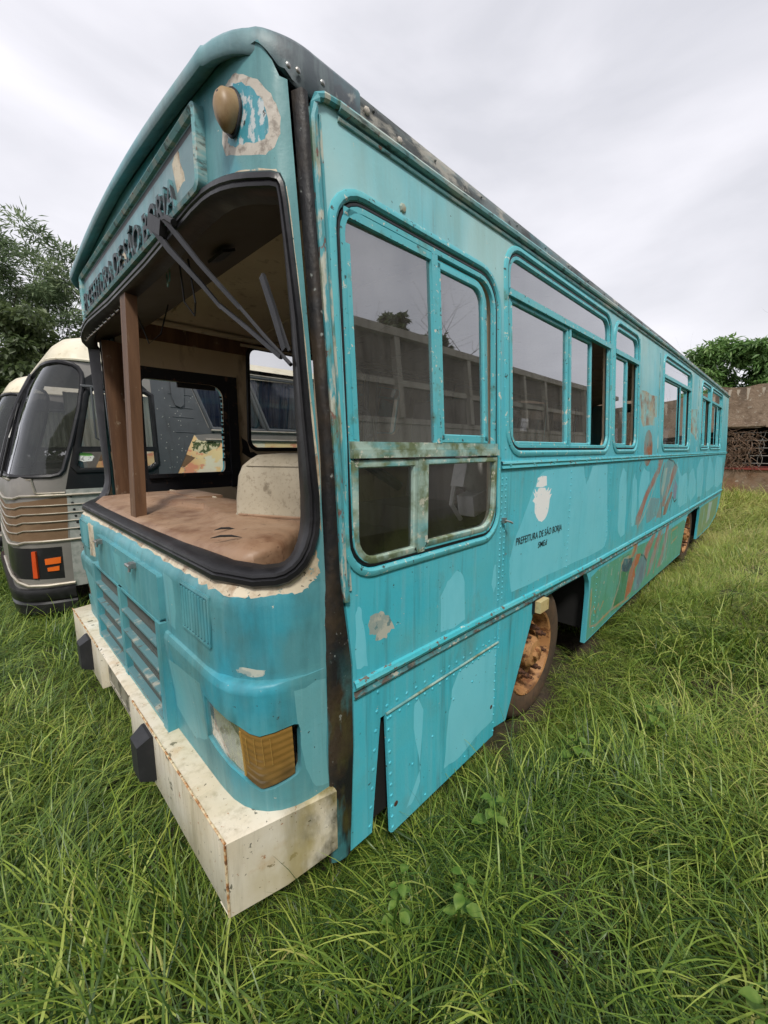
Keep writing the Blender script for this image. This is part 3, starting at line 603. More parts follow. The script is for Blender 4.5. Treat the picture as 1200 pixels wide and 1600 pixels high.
for sgn in (0, 1):
    Y = (lambda y: 2*YC-y) if sgn else (lambda y: y)
    for (xa, ya, xb_, yb) in ((.392, 1.036, .735, .958),):
        rr = []
        for t in (0, .02, .5, .85, 1.0):
            x = xa+(xb_-xa)*t; y = Y(ya+(yb-ya)*t-.002); yi = Y(1.10)
            rr.append([(x, yi, -1.368), (x, y, -1.366+.03*max(0, t-.5)*2), (x, y, -1.118), (x+.0, Y(ya+(yb-ya)*t+.006), -1.113), (x, Y(1.25), -1.113)])
        b.grid(rr if sgn else [r[::-1] for r in rr])
BUMP = b.build('bumper', ['bumper'], BUS, 35)
for pp in ([(.393, 1.034+.05*i, -1.1155+.001*math.sin(i*2.1)) for i in range(20)], [(.392, 1.034, -1.12), (.392, 1.034, -1.36)], [(.393, 2.7+.05*i, -1.1155) for i in range(17)]):
    b = MB(); b.tube(pp, .0042, 6); b.build('rusted_edge', 'bumper_rust', BUMP)
for y0 in (1.69, 2.88):
    b = MB(); y1 = y0+.115
    b.add([(.391, y0, -1.325), (.391, y1, -1.325), (.391, y1, -1.13), (.391, y0, -1.13), (.334, y0+.012, -1.305), (.334, y1-.012, -1.305), (.334, y1-.012, -1.16), (.334, y0+.012, -1.16), (.380, y0, -1.325), (.380, y1, -1.325), (.380, y1, -1.13), (.380, y0, -1.13)],
          [(4, 7, 6, 5), (8, 11, 7, 4), (9, 5, 6, 10), (11, 10, 6, 7), (8, 4, 5, 9), (0, 3, 11, 8), (1, 9, 10, 2), (3, 2, 10, 11), (0, 8, 9, 1)])
    b.build('bump_stop', 'black_plastic', BUMP, 30)
b = MB(); b.sheet(rrect(2.10, -1.30, 2.60, -1.155, .015, 3), [], lambda y, z, o=0: (.420-o, y, z), step=.08, flange=.004, flip=True)
b.ring(rrect(2.105, -1.295, 2.595, -1.16, .012, 3), [(0, 0), (0, .004), (-.008, .004), (-.01, 0)], lambda y, z, o=0: (.420-o, y, z))
M['plate'] = mat('weathered_number_plate', (.30, .28, .22, 1), .55, .2, [((30, 16, 9), 3, .48, .56, (.06, .055, .045, 1), .85, 1), ((8, 8, 8), 4, .55, .7, RUST, .6, 2)])
b.build('number_plate', 'plate', BUMP)
# ------------------------------------------------------------------ sides
XE = 10.24
def beltz(x): return lerp_tab([(.8, -.778), (1.6, -.785), (3.0, -.812), (5, -.81), (7, -.80), (10.2, -.775)], x)
WIN = [rrect(.815, -.395, 1.718, .735, [.11, .11, .13, .11], 6), rrect(1.81, -.008, 3.27, .90, .11), rrect(3.375, -.005, 4.0, .895, .10), rrect(4.92, 0, 6.36, .90, .10), rrect(7.19, .01, 7.96, .90, .09), rrect(8.08, .01, 9.28, .90, .09)]
arch1 = [(1.775, -1.44), (1.905, -1.462), (2.185, -.915), (2.215, -.885), (2.27, -.872), (2.6, -.868), (2.93, -.866), (3.02, -.885), (3.07, -.95), (3.09, -1.05), (3.075, -1.43)]
arch2 = [(6.55, -1.395), (6.72, -1.0), (6.78, -.915), (6.86, -.885), (7.3, -.87), (7.72, -.87), (7.80, -.90), (7.83, -1.0), (7.80, -1.385)]
out = [(.802, -1.412), (.906, -1.414), (.952, -.968), (1.765, -.968), (1.772, -1.44)]+arch1[1:]+[(4.0, -1.397), (5.2, -1.393)]+arch2+[(9.1, -1.36), (9.75, -1.26), (10.12, -1.08), (XE-.03, -.82), (XE, -.5), (XE, .965), (.80, .955), (.765, .935), (.752, .90), (.75, .75), (.762, 0), (.785, -.4), (.822, -.7), (.826, -1.0)]
MUR['face'] = [(4.40+.155*math.cos(t), .005+.165*math.sin(t)) for t in [2*math.pi*k/18 for k in range(18)]]
R = []      # painted regions, later ones on top
def reg(p, mi, a=.004, n=3, s=0): R.append((wob(p, a, n, s+len(R)), mi))
mats_side = ['teal', 'patch', 'bare', 'rust_patch', 'white', 'm_face', 'm_brown', 'm_green', 'm_sea', 'm_navy', 'm_orange', 'm_grey', 'm_yellow', 'm_pale', 'm_purple', 'm_lgreen', 'm_torso', 'm_line', 'flake']
ix = {k: i for i, k in enumerate(mats_side)}
reg([(1.90, -.735), (1.87, -.64), (1.865, -.56), (1.90, -.47), (1.98, -.37), (2.06, -.26), (2.14, -.15), (2.22, -.118), (3.27, -.115), (3.30, -.25), (3.41, -.66), (3.36, -.735), (3.28, -.752), (2.5, -.745)], 1, .005)
reg([(2.80, -.11), (2.97, -.11), (2.90, -.20), (2.87, -.235), (2.84, -.19)], 0)
reg([(.838, -.735), (.836, -.54), (.848, -.515), (.865, -.53), (.88, -.62), (.892, -.74)], 1)
reg([(1.305, -.755), (1.30, -.60), (1.34, -.545), (1.41, -.512), (1.445, -.53), (1.468, -.58), (1.48, -.75), (1.4, -.765)], 1)
reg([(1.70, -.64), (1.72, -.55), (1.735, -.55), (1.74, -.66), (1.72, -.69)], 1)
reg([(.892, -.595), (.905, -.565), (.955, -.558), (.995, -.59), (1.024, -.645), (.99, -.655), (.985, -.675), (.93, -.66), (.935, -.64), (.90, -.63)], 2, .006)
for k in ('lt1', 'lt3', 'lt4', 'lt5', 'lt6', 'lt7', 'lt8', 'lt9'): reg(MUR[k], 1, .012)
reg([(4.07, .49), (4.68, .49), (4.69, .30), (4.13, .28)], 3, .012)
reg([(4.05, .28), (4.12, .28), (4.6, .30), (4.6, .22), (4.2, .20)], 3, .02)
reg([(6.47, .49), (6.9, .51), (6.9, .10), (6.46, .2)], 3, .02)
# municipal crest, white
reg([(2.12, -.203), (2.135, -.155), (2.165, -.150), (2.20, -.146), (2.245, -.150), (2.255, -.203), (2.20, -.210)], 4, .0015)
reg([(2.085, -.222), (2.118, -.243), (2.105, -.212), (2.137, -.232), (2.15, -.212), (2.235, -.214), (2.25, -.232), (2.285, -.212), (2.278, -.240), (2.318, -.222), (2.298, -.258), (2.330, -.255), (2.302, -.285), (2.300, -.330), (2.285, -.365), (2.255, -.392), (2.215, -.404), (2.175, -.393), (2.14, -.365), (2.118, -.335), (2.115, -.29), (2.085, -.275), (2.112, -.258)], 4, .002)
# lower skirt greens and the faded mural
reg([(3.11, -.93), (3.3, -.90), (4.22, -.90), (5.4, -.945), (6.60, -.93), (6.74, -.99), (6.56, -1.385), (5.2, -1.388), (4.0, -1.392), (3.11, -1.42)], ix['m_sea'], .004)
reg([(7.86, -.90), (9.9, -.88), (9.8, -1.2), (9.1, -1.34), (7.83, -1.37)], ix['m_lgreen'], .004)
for k, m_ in (('arm_l', 'm_brown'), ('tors', 'm_torso'), ('tall', 'm_torso'), ('white1', 'm_pale'), ('purple', 'm_purple'), ('arm_r', 'm_brown'), ('arm_r2', 'm_face'), ('stem', 'm_brown'), ('green2', 'm_green'), ('blob', 'm_navy'), ('leg1', 'm_orange'), ('orange', 'm_orange'), ('grey', 'm_grey'), ('stripe1', 'm_brown'), ('stripe2', 'm_brown'), ('stripe3', 'm_brown'), ('yellow', 'm_yellow'), ('face', 'm_face'), ('pale', 'm_pale')):
    reg(MUR[k], ix[m_], .006)
def line_poly(pts, w):
    a = []; b_ = []
    for i, p in enumerate(pts):
        q = pts[min(i+1, len(pts)-1)]; o_ = pts[max(i-1, 0)]; d = Vector((q[0]-o_[0], q[1]-o_[1])).normalized()
        a.append((p[0]-d.y*w, p[1]+d.x*w)); b_.append((p[0]+d.y*w, p[1]-d.x*w))
    return a+b_[::-1]
for pts, w, m_ in (([(3.14, -1.02), (3.17, -1.33), (3.30, -1.36), (3.66, -1.34), (4.2, -1.375)], .012, 'm_yellow'), ([(3.16, -1.25), (3.22, -1.18), (3.27, -1.25), (3.33, -1.19), (3.37, -1.26), (3.45, -1.2)], .010, 'm_yellow'),
                   ([(5.1, -.17), (5.02, -.36), (5.13, -.55), (5.25, -.75)], .012, 'm_line'), ([(5.28, -.11), (5.55, -.14), (5.72, -.2)], .010, 'm_line'), ([(4.30, -.70), (4.45, -.63), (4.66, -.48), (4.9, -.2)], .010, 'm_pale'),
                   ([(4.2, -.12), (4.15, -.17), (4.2, -.2)], .008, 'm_line'), ([(4.5, -1.02), (4.62, -1.05), (4.77, -1.14)], .010, 'm_line'), ([(5.5, -.20), (5.42, -.40), (5.36, -.55)], .016, 'm_pale'), ([(5.58, -.70), (5.70, -.55), (5.82, -.62), (5.95, -.60)], .010, 'm_line'),
                   ([(5.62, -.92), (5.60, -1.25), (5.45, -1.31)], .014, 'm_pale'), ([(8.3, -.95), (8.25, -1.28)], .02, 'm_pale'), ([(5.85, -.98), (6.2, -.97), (6.25, -1.1), (5.9, -1.14), (5.85, -.98)], .012, 'm_yellow'),
                   ([(4.36, .05), (4.37, .02)], .012, 'm_line'), ([(4.46, .05), (4.47, .02)], .012, 'm_line')):
    R.append((line_poly(pts, w), ix[m_]))
for pts, w in (([(4.26, -.72), (4.5, -.46), (4.9, -.20), (5.0, -.11)], .03), ([(4.95, -.75), (5.1, -.55), (5.0, -.30), (5.1, -.14)], .016), ([(5.4, -.72), (5.62, -.45), (5.80, -.2)], .02), ([(4.34, -.85), (4.3, -1.0), (4.2, -1.2)], .02), ([(5.0, -.86), (4.8, -1.05), (4.7, -1.3)], .018), ([(5.42, -.88), (5.2, -1.1), (5.1, -1.34)], .022), ([(5.78, -.9), (5.72, -1.1), (5.62, -1.3)], .02)): R.append((line_poly(pts, w*.6), ix['m_brown']))
b = MB()
b.sheet(out, WIN, side, R, step=.28, flange=.03, lines=[[(.83, -.05), (1.70, -.05)], [(1.73, -.05), (XE-.02, -.05)]])
def rivcol(bb, x0, z0, x1, z1, n, r=.0055):
    for i in range(n):
        t = i/(n-1); x = x0+(x1-x0)*t; z = z0+(z1-z0)*t; bb.dome(side(x, z), (0, -1, 0), r, .0035, 0, 6)
rivcol(b, 1.757, -.14, 1.765, -.74, 22); rivcol(b, 1.795, -.14, 1.803, -.74, 22)
for x in (2.60, 3.36, 4.86, 6.5, 7.9, 9.3): rivcol(b, x, -.14, x+.02, -.75, 16)
rivcol(b, 3.24, -.96, 3.24, -1.36, 9)
rivcol(b, .94, -.86, .896, -1.38, 8, .0075); rivcol(b, 1.745, -.84, 1.0, -.835, 3)
rivcol(b, .985, -.936, 1.755, -.936, 15, .0075); rivcol(b, 1.79, -.9, 1.79, -1.0, 3)
rivcol(b, 4.05, -.02, 4.03, .55, 10); rivcol(b, 4.72, -.02, 4.72, .55, 10); rivcol(b, 1.78, .28, 1.78, .0, 3)
b.tube([(1.78, side(0, -.96)[1]-.001, -.86), (1.776, side(0, -1)[1]-.001, -1.2), (1.772, .969, -1.43)], .004, 5)
b.dome(side(1.108, .792), (0, -1, 0), .016, .008, 3); b.dome(side(1.108, .792, -.006), (0, -1, 0), .009, .012, 2)
b.build('side_panel', mats_side, BUS, 30, label='teal side panel with light touch-up patches, a white crest and a faded mural')
# beads dividing the upper panels
for x in (4.03, 4.75, 6.44, 6.95):
    b = MB(); b.tube([side(x, z, -.001) for z in (-.04, .3, .6, .9)], .005, 5); b.build('panel_seam', 'bead', BUS)
for t, z, h, x0, sx, bo in (('PREFEITURA DE SÃO BORJA', -.4895, .040, 1.922, .578, .005), ('SMEd', -.5465, .034, 2.184, .112, .006)):
    b = MB(); vs, fs = text_mesh(t, sx, h, bo); b.add([(x0+u, ysd(z)-.0025, z+v) for u, v, w in vs], fs); b.build('lettering', 'black', BUS)
# belt and sill moldings
b = MB(); xs_ = [1.735+.25*i for i in range(34)]+[XE]
b.grid([[side(x, -.058, .0), side(x, -.060, .010), side(x, -.070, .014), side(x, -.080, .008), side(x, -.092, .012), side(x, -.096, 0)] for x in xs_])
for x in xs_[:-1]: b.dome(side(x+.08, -.078, .01), (0, -1, 0), .006, .004)
b.build('sill_molding', 'belt', BUS)
b = MB(); xs_ = [.825+.15*i for i in range(62)]+[XE-.02]
b.grid([[side(x, beltz(x)+.006, 0), side(x, beltz(x)+.002, .010), side(x, beltz(x)-.012, .016), side(x, beltz(x)-.026, .010), side(x, beltz(x)-.030, .002)] for x in xs_])
BELT = b.build('belt_molding', 'belt', BUS)
b = MB(); b.grid([[side(x, beltz(x)-.029, .003), side(x, beltz(x)-.042, .0035), side(x, beltz(x)-.050, .010), side(x, beltz(x)-.057, .008), side(x, beltz(x)-.060, 0)] for x in xs_])
b.build('rusted_seam', 'belt_rust', BELT)
# service flap, hinged and hanging open at its front edge
b = MB()
def flap(x, z, o=0):
    t = (-.966-z)/.5; k = .004+.016*t*max(0, (1.9-x)/.95); return (x, .97-k-o, z)
b.sheet([(.976, -.968), (.988, -1.462), (1.0, -1.468), (1.40, -1.472), (1.765, -1.474), (1.774, -.968)], [], flap, [(wob([(1.17, -1.30), (1.13, -1.1), (1.135, -1.0), (1.16, -.985), (1.19, -1.05), (1.175, -1.2), (1.165, -1.36), (1.12, -1.42), (1.08, -1.42)], .004, 3, 61), 1), (wob([(1.33, -1.40), (1.36, -1.2), (1.39, -1.05), (1.44, -.985), (1.765, -.985), (1.755, -1.38), (1.6, -1.39), (1.45, -1.42)], .005, 3, 62), 1)], step=.12, flange=.012)
for i in range(11):
    t = i/10; b.dome(flap(.987+.012*t, -.985-.46*t), (0, -1, 0), .007, .004, 0, 6); b.dome(flap(1.76, -.985-.46*t), (0, -1, 0), .005, .004, 0, 6)
for i in range(16): b.dome(flap(1.0+.05*i, -.984), (0, -1, 0), .0065, .004, 0, 6)
for x, z in ((1.12, -1.25), (1.25, -1.2), (1.4, -1.10), (1.55, -1.08), (1.2, -1.44), (1.5, -1.44)): b.dome(flap(x, z), (0, -1, 0), .006, .004, 0, 6)
for x, z in ((1.02, -1.36), (1.735, -1.30)): b.dome(flap(x, z, -.0015), (0, -1, 0), .013, .003, 2, 10)
FL = b.build('service_flap', ['teal', 'patch', 'nut'], BUS, 30)
b = MB(); b.tube([side(.976, -.962, .006), side(1.776, -.962, .006)], .005, 8); b.build('hinge', 'moss_alu', FL)
b = MB(); b.box((.84, 1.0, -1.40), (1.80, 1.03, -.86)); b.tube([(.93, 1.0, -1.35), (.95, .998, -1.0)], .012, 6, 1); b.build('skirt_backing', ['dark', 'belt_rust'], BUS)  # dark sheet in place of the shaded void behind the flap
# cream side marker and door latch
b = MB(); b.box((2.155, .956, -.925), (2.285, .969, -.845), 1); c = (2.165, .925, -.918); d = (2.275, .956, -.852); b.box(c, d)
b.build('side_marker', ['marker', 'rubber'], BUS)
b = MB(); b.box((1.765, .952, -.352), (1.785, .969, -.328)); b.tube([(1.775, .955, -.34), (1.785, .935, -.345), (1.80, .93, -.352)], .005, 6); b.build('latch', 'steel', BUS)

def frame_ring(bb, loop, w0=.004, w1=.026, h=.010, mi=0, fn=side):
    bb.ring(loop, [(w1+.006, -.001), (w1+.003, h*.6), (w1-.006, h), (w0+.008, h), (w0, h*.4), (w0-.002, -.02), (w0-.012, -.025)], fn, mi)
def pane(bb, x0, z0, x1, z1, o, r=.0, fn=side, mi=0):
    bb.sheet(rrect(x0, z0, x1, z1, r, 4), [], fn2(fn, o), step=.5, grid=False, flip=fn is far, )
    return bb
def fn2(fn, o): return lambda x, z, k=0: fn(x, z, o+k)
def sash(bb, x0, z0, x1, z1, w, o, r=.02, mi=0):
    lp = rrect(x0, z0, x1, z1, r, 5)
    bb.ring(lp, [(0, o-.012), (0, o+.004), (-.004, o+.007), (-w+.004, o+.007), (-w, o+.003), (-w, o-.012)], side, mi)
def bar(bb, x0, z0, x1, z1, o0, o1, mi=0):
    vs = [side(x0, z0, o0), side(x1, z0, o0), side(x1, z1, o0), side(x0, z1, o0), side(x0, z0, o1), side(x1, z0, o1), side(x1, z1, o1), side(x0, z1, o1)]
    bb.add(vs, [(0, 3, 2, 1), (4, 5, 6, 7), (0, 1, 5, 4), (1, 2, 6, 5), (2, 3, 7, 6), (3, 0, 4, 7)], mi)

# driver's window: two sliding panes above, two small ones below a mossy rail
b = MB(); frame_ring(b, WIN[0], .002, .026, .011)
b.ring(WIN[0], [(-.001, -.006), (-.005, .0015), (-.012, .0015), (-.014, -.004)], side, 2); b.ring(WIN[0], [(-.013, -.006), (-.015, .002), (-.032, .002), (-.036, -.012)], side, 0)  # first ring: dark line in the gap inside the pressed frame
bar(b, .83, -.030, 1.705, -.004, -.02, .012, 1); bar(b, .83, -.0035, 1.705, .022, -.02, .004, 1)
W0 = b.build('driver_window', ['frame', 'moss_alu', 'rubber'], BUS)
tilt = random.Random(3)
def glassobj(par, x0, z0, x1, z1, o, mname='glass', r=0., ang=(0, 0), name='glass_pane'):
    bb = MB(); cx = (x0+x1)/2; cz = (z0+z1)/2
    f = lambda x, z, k=0: side(x, z, o+k+(x-cx)*ang[0]+(z-cz)*ang[1])
    bb.sheet(rrect(x0, z0, x1, z1, r, 4), [], f, step=1, grid=False)
    return bb.build(name, mname, par)
b = MB(); bar(b, 1.252, .02, 1.286, .70, -.016, .006); bar(b, .845, .02, .864, .60, -.016, .002); bar(b, .845, .675, 1.27, .70, -.016, .002); sash(b, 1.288, .022, 1.645, .695, .034, -.014, [.01, .01, .09, .01]); b.build('sash', 'frame', W0)
glassobj(W0, .850, .015, 1.262, .715, -.010, 'glass', .05, (.012, 0)); glassobj(W0, 1.30, .03, 1.64, .685, -.018, 'glass', .05, (-.006, 0))
b = MB(); sash(b, .832, -.385, 1.148, -.036, .026, -.004, [.10, .01, .005, .005]); sash(b, 1.182, -.372, 1.702, -.036, .024, -.002, [.01, .11, .005, .005]); bar(b, 1.146, -.385, 1.184, -.034, -.015, .006)
b.build('lower_sash', 'moss_alu', W0)
glassobj(W0, .85, -.37, 1.142, -.045, -.012, 'glass_low', .07); glassobj(W0, 1.19, -.36, 1.69, -.045, -.012, 'glass_part', .05)

def slider(i, tr, panes, bars, name='side_window'):
    b = MB(); frame_ring(b, WIN[i], .002, .026, .011)
    lp = WIN[i]; x0 = min(p[0] for p in lp); x1 = max(p[0] for p in lp); z0 = min(p[1] for p in lp); z1 = max(p[1] for p in lp)
    b.ring(lp, [(-.001, -.006), (-.004, .0015), (-.010, .0015), (-.012, -.004)], side, 1)  # dark line in the gap between pressed frame and sash
    b.ring(lp, [(-.011, -.006), (-.013, .002), (-.027, .002), (-.032, -.012)], side, 0)
    bar(b, x0+.005, tr-.016, x1-.005, tr+.016, -.018, .012)
    w = b.build(name, ['frame', 'rubber'], BUS)
    glassobj(w, x0+.02, tr+.012, x1-.02, z1-.02, -.012, 'glass', .07)
    b = MB()
    for (a, c, o) in panes: sash(b, a, z0+.022, c, tr-.016, .022, o, [.03, .03, .01, .01])
    for x in bars: bar(b, x-.012, z0+.02, x+.012, tr-.015, -.02, .004)
    b.build('sash', 'frame', w)
    for k, (a, c, o) in enumerate(panes): glassobj(w, a+.012, z0+.035, c-.012, tr-.028, o-.005, 'glass', .02, (tilt.uniform(-.012, .012), 0))
    return w
slider(1, .708, [(1.838, 2.53, -.008), (2.53, 2.95, -.020)], [2.545])
slider(2, .698, [(3.39, 3.70, -.008), (3.60, 3.765, -.022)], [])
slider(3, .712, [(4.95, 5.74, -.008), (5.72, 6.20, -.02)], [5.73])
slider(4, .705, [(7.21, 7.55, -.008), (7.5, 7.66, -.02)], [])
slider(5, .705, [(8.10, 8.75, -.008), (8.73, 9.15, -.02)], [8.74])

# ------------------------------------------------------------------ far side, rear, lining, interior
FW = [rrect(.95, -.205, 1.555, .515, [.03, .05, .10, .03], 5), rrect(1.785, -.005, 3.2, .87, .09), rrect(3.35, 0, 4.6, .87, .09), rrect(4.8, 0, 6.2, .87, .09), rrect(6.4, 0, 7.9, .87, .09), rrect(8.1, 0, 9.4, .87, .09)]
outf = [(.802, -1.412), (1.905, -1.462), (2.185, -.915), (2.27, -.872), (2.93, -.866), (3.05, -.92), (3.075, -1.43), (5.2, -1.393), (6.55, -1.395), (6.78, -.915), (6.86, -.885), (7.72, -.87), (7.83, -1.0), (7.80, -1.385), (9.1, -1.36), (9.75, -1.26), (10.12, -1.08), (XE, -.5), (XE, .965), (.80, .955), (.75, .9), (.76, 0), (.785, -.4), (.82, -.9)]
b = MB(); b.sheet(outf, FW, far, step=.4, flange=.03, flip=True); b.build('far_side_panel', 'teal', BUS)
inn = lambda o: (lambda x, z, k=0: far(x, z, -.045-k+o))
b = MB()
bf = [(.80, -.33), (1.68, -.33), (1.68, .60), (.80, .60)]
b.sheet([(.80, -.84), (XE-.05, -.84), (XE-.05, .96), (.80, .96)], FW, inn(0), [(bf, 1), (wob([(1.70, .12), (1.76, .06), (1.80, -.03), (1.9, -.05), (2.1, -.05), (2.12, -.12), (1.95, -.14), (1.83, -.12), (1.72, -.04)], .012, 3, 70), 1), ([(.80, .79), (9, .79), (9, .90), (.80, .90)], 2)], step=.4, flange=.02)
LIN = b.build('interior_lining', ['lining', 'lining_black', 'wood'], BUS)
b = MB()
b.box((.80, 3.485, .598), (1.70, 3.505, .615), 0); b.box((1.60, 3.47, -.33), (1.68, 3.505, .58)); b.box((.88, 3.47, .535), (1.62, 3.50, .60))
b.tube([(.86, 3.485, .585), (1.63, 3.485, .60), (1.635, 3.485, -.32)], .008, 6, 1)
for k in range(16): b.box((1.535+.006*(k % 3), 3.49, .42-.035*k), (1.56, 3.505, .435-.035*k+.01*(k % 2)))
b.box((1.20, 3.485, .475), (1.50, 3.503, .52)); b.box((.95, 3.48, -.225), (1.6, 3.503, -.195)); b.build('door_frame', ['lining_black', 'wood'], BUS)
b = MB()
for fw in FW[1:]: b.ring(fw, [(.02, 0), (.012, .012), (-.012, .012), (-.016, -.02)], lambda x, z, k=0: far(x, z, -.05-k))
for fw in FW[1:]: b.box((min(p[0] for p in fw), 3.495, .655), (max(p[0] for p in fw), 3.52, .685))
b.build('window_seal', 'rubber', BUS)
for fw in FW[1:]:
    x0 = min(p[0] for p in fw); x1 = max(p[0] for p in fw)
    b = MB(); b.sheet(rrect(x0+.004, .005, x1-.004, .865, .085, 4), [], lambda x, z, k=0: far(x, z, -.02), step=1, grid=False, flip=True); b.build('far_window_pane', 'glass_clear', BUS)
innn = lambda x, z, k=0: side(x, z, -.045-k)
b = MB(); b.sheet([(.83, -.84), (XE-.05, -.84), (XE-.05, .96), (.82, .96)], [rrect(.80+.035, -.375, 1.70, .715, .10)]+WIN[1:], innn, step=.4, flange=.02, flip=True); b.build('interior_lining', 'lining', BUS)
# rear wall
b = MB(); cs = [(XE, 1.0+.04*0, z) for z in ()]
def rear(y, z, o=0): return (XE+.0+o+.05*(1-((y-YC)/1.29)**2), y, z)
rw = rrect(1.35, .05, 3.17, .80, .12)
b.sheet([(.99, -1.05), (3.53, -1.05), (3.53, .3), (3.48, .965), (1.04, .965), (.99, .3)], [rw], rear, step=.3, flange=.04)
b.build('rear_panel', 'teal', BUS)
b = MB(); b.ring(rw, [(.02, 0), (.01, .014), (-.014, .014), (-.02, -.01)], rear); RWN = b.build('rear_window', 'rubber', BUS)
b = MB(); b.sheet(rw, [], lambda y, z, o=0: rear(y, z, -.01), step=.4, grid=False); b.build('glass_pane', 'glass', RWN)
# ceiling, header, floor
b = MB(); b.grid([[(x, y, z+zt_(x)*.8) for y, z in ((1.06, .93), (1.2, .985), (1.5, 1.02), (2.26, 1.045), (3.02, 1.02), (3.32, .985), (3.46, .93))] for x in (.9, 2.5, 5, 7.5, 10.2)])
for x in (1.15, 1.9, 2.65, 3.4, 4.2, 5, 6, 7): b.tube([(x, y, z-.004) for y, z in ((1.2, .98), (1.5, 1.015), (2.26, 1.04), (3.02, 1.015), (3.32, .98))], .008, 6)
b.tube([(.95, 3.42, .915), (9, 3.42, .93)], .02, 8); b.tube([(1.7, 3.40, .86), (4, 3.40, .86)], .012, 8)
b.build('ceiling', 'ceiling', BUS)
b = MB()
b.grid([[(.66, 1.06, .70), (.655, 1.25, .735), (.625, 1.5, .765), (.62, 2.26, .75), (.625, 3.02, .765), (.655, 3.27, .735), (.66, 3.46, .70)], [(.98, y, .855) for y in (1.06, 1.25, 1.5, 2.26, 3.02, 3.27, 3.46)], [(1.0, y, .86+.19*(1-((y-2.26)/1.3)**2)) for y in (1.06, 1.25, 1.5, 2.26, 3.02, 3.27, 3.46)]])
b.box((.80, 1.72, .79), (.86, 1.86, .80), 1, Matrix.Rotation(-.4, 3, 'Y')); b.tube([(.68, 2.0, .745), (.68, 2.0, .70), (.675, 1.985, .685), (.68, 1.97, .71), (.68, 1.96, .76)], .0035, 5, 2)
b.build('header_panel', ['header', 'rubber', 'moss_alu'], BUS)
b = MB(); b.box((.62, 1.02, -.86), (XE-.05, 3.5, -.84)); b.build('floor', 'floor', BUS)
b = MB(); b.box((1.0, 1.5, -1.15), (9.9, 1.6, -.95)); b.box((1.0, 2.9, -1.15), (9.9, 3.0, -.95)); b.box((2.22, 1.15, -1.27), (2.38, 3.37, -1.13)); b.box((7.1, 1.15, -1.27), (7.3, 3.37, -1.13)); b.box((3.4, 1.08, -1.3), (4.6, 1.5, -.9))
for xa, xb_ in ((1.86, 3.14), (6.5, 7.88)):
    for ya, yb in ((1.0, 1.62), (2.9, 3.52)):
        yi = yb if ya < 2 else ya
        b.box((xa-.02, ya, -1.35), (xa, yb, -.84)); b.box((xb_, ya, -1.35), (xb_+.02, yb, -.84)); b.box((xa, ya, -.862), (xb_, yb, -.858)); b.box((xa, min(yi, yi)-.01, -1.3), (xb_, yi+.01, -.865))
b.build('chassis', 'dark', BUS)
# windscreen posts
b = MB(); b.grid([[(x, 2.30, z), (x+.05, 2.30, z), (x+.05, 2.392, z), (x, 2.392, z)][::-1] for x, z in ((.548, -.385), (.592, .76))], 0, True); b.box((.535, 2.24, -.385), (.66, 2.40, -.362)); b.build('centre_post', 'wood', BUS)
b = MB(); b.grid([[(.70, 3.37, z), (.76, 3.36, z), (.84, 3.40, z), (.84, 3.50, z), (.72, 3.50, z)] for z in (-.75, .72)], 0, True); b.build('corner_post', 'wood', BUS)
b = MB(); b.grid([[(.78, 1.09, z), (.84, 1.08, z), (.84, 1.02, z), (.76, 1.02, z)] for z in (-.75, .75)], 0, True); b.build('corner_post', 'lining', BUS)
# engine cover and instrument hood
b = MB()
pl = [(.555, 1.24), (.60, 1.185), (.70, 1.195), (.80, 1.28), (.93, 1.40), (1.14, 1.46), (1.14, 2.0), (1.13, 2.43), (1.12, 2.9), (1.08, 3.30), (.85, 3.36), (.60, 3.34), (.545, 3.25), (.53, 2.9), (.525, 2.26), (.53, 1.6)]
cx, cy = .85, 2.2
rows = []
for k, z in ((1.0, -.85), (1.0, -.42), (1.0, -.345), (.992, -.325), (.97, -.312), (.88, -.303), (.6, -.295), (.25, -.29), (.001, -.288)):
    rows.append([(cx+(x-cx)*k, cy+(y-cy)*k, z-(.035*max(0, (.62-x)/.1) if z > -.4 else 0)) for x, y in pl])
b.grid(rows, 0, True)
for x, y, l in ((.66, 1.52, .055), (.60, 1.38, .07)): b.tube([(x-.55*l, y+l*.55, -.309), (x-.2*l, y+l*.2, -.3015), (x+.2*l, y-l*.2, -.3005), (x+.55*l, y-l*.55, -.306)], [.001, .0042, .0042, .001], 6, 1)
b.tube([(1.0, 3.2, -.30), (1.02, 2.8, -.292), (1.02, 2.45, -.292)], .006, 5, 2); b.box((.92, 2.50, -.30), (1.08, 3.0, -.283), 0)
b.build('engine_cover', ['vinyl', 'dark', 'cream_strip'], BUS, 50)
b = MB(); ax = Vector((.45, -.893, 0)); ay = Vector((.893, .45, 0)); o = Vector((.91, 1.58, 0))
rows = []
for z, hw, y0, y1 in ((-.31, .225, -.012, .34), (-.30, .225, -.012, .34), (-.285, .22, -.004, .34), (-.22, .22, .0, .34), (-.12, .212, .012, .34), (-.075, .20, .028, .335), (-.045, .170, .05, .33), (-.028, .15, .075, .32), (-.02, .06, .14, .27)):
    sec = rrect(-hw, y0, hw, y1, .045, 4); rows.append([o+ax*p[0]+ay*p[1]+Vector((0, 0, z)) for p in sec])
b.grid(rows[1:], 0, True); b.grid(rows[:2], 1, True)
sec = rrect(-.204, -.010, .204, .34, .045, 4); b.tube([o+ax*p[0]+ay*p[1]+Vector((0, 0, -.292)) for p in sec]+[o+ax*sec[0][0]+ay*sec[0][1]+Vector((0, 0, -.292))], .007, 5, 1)
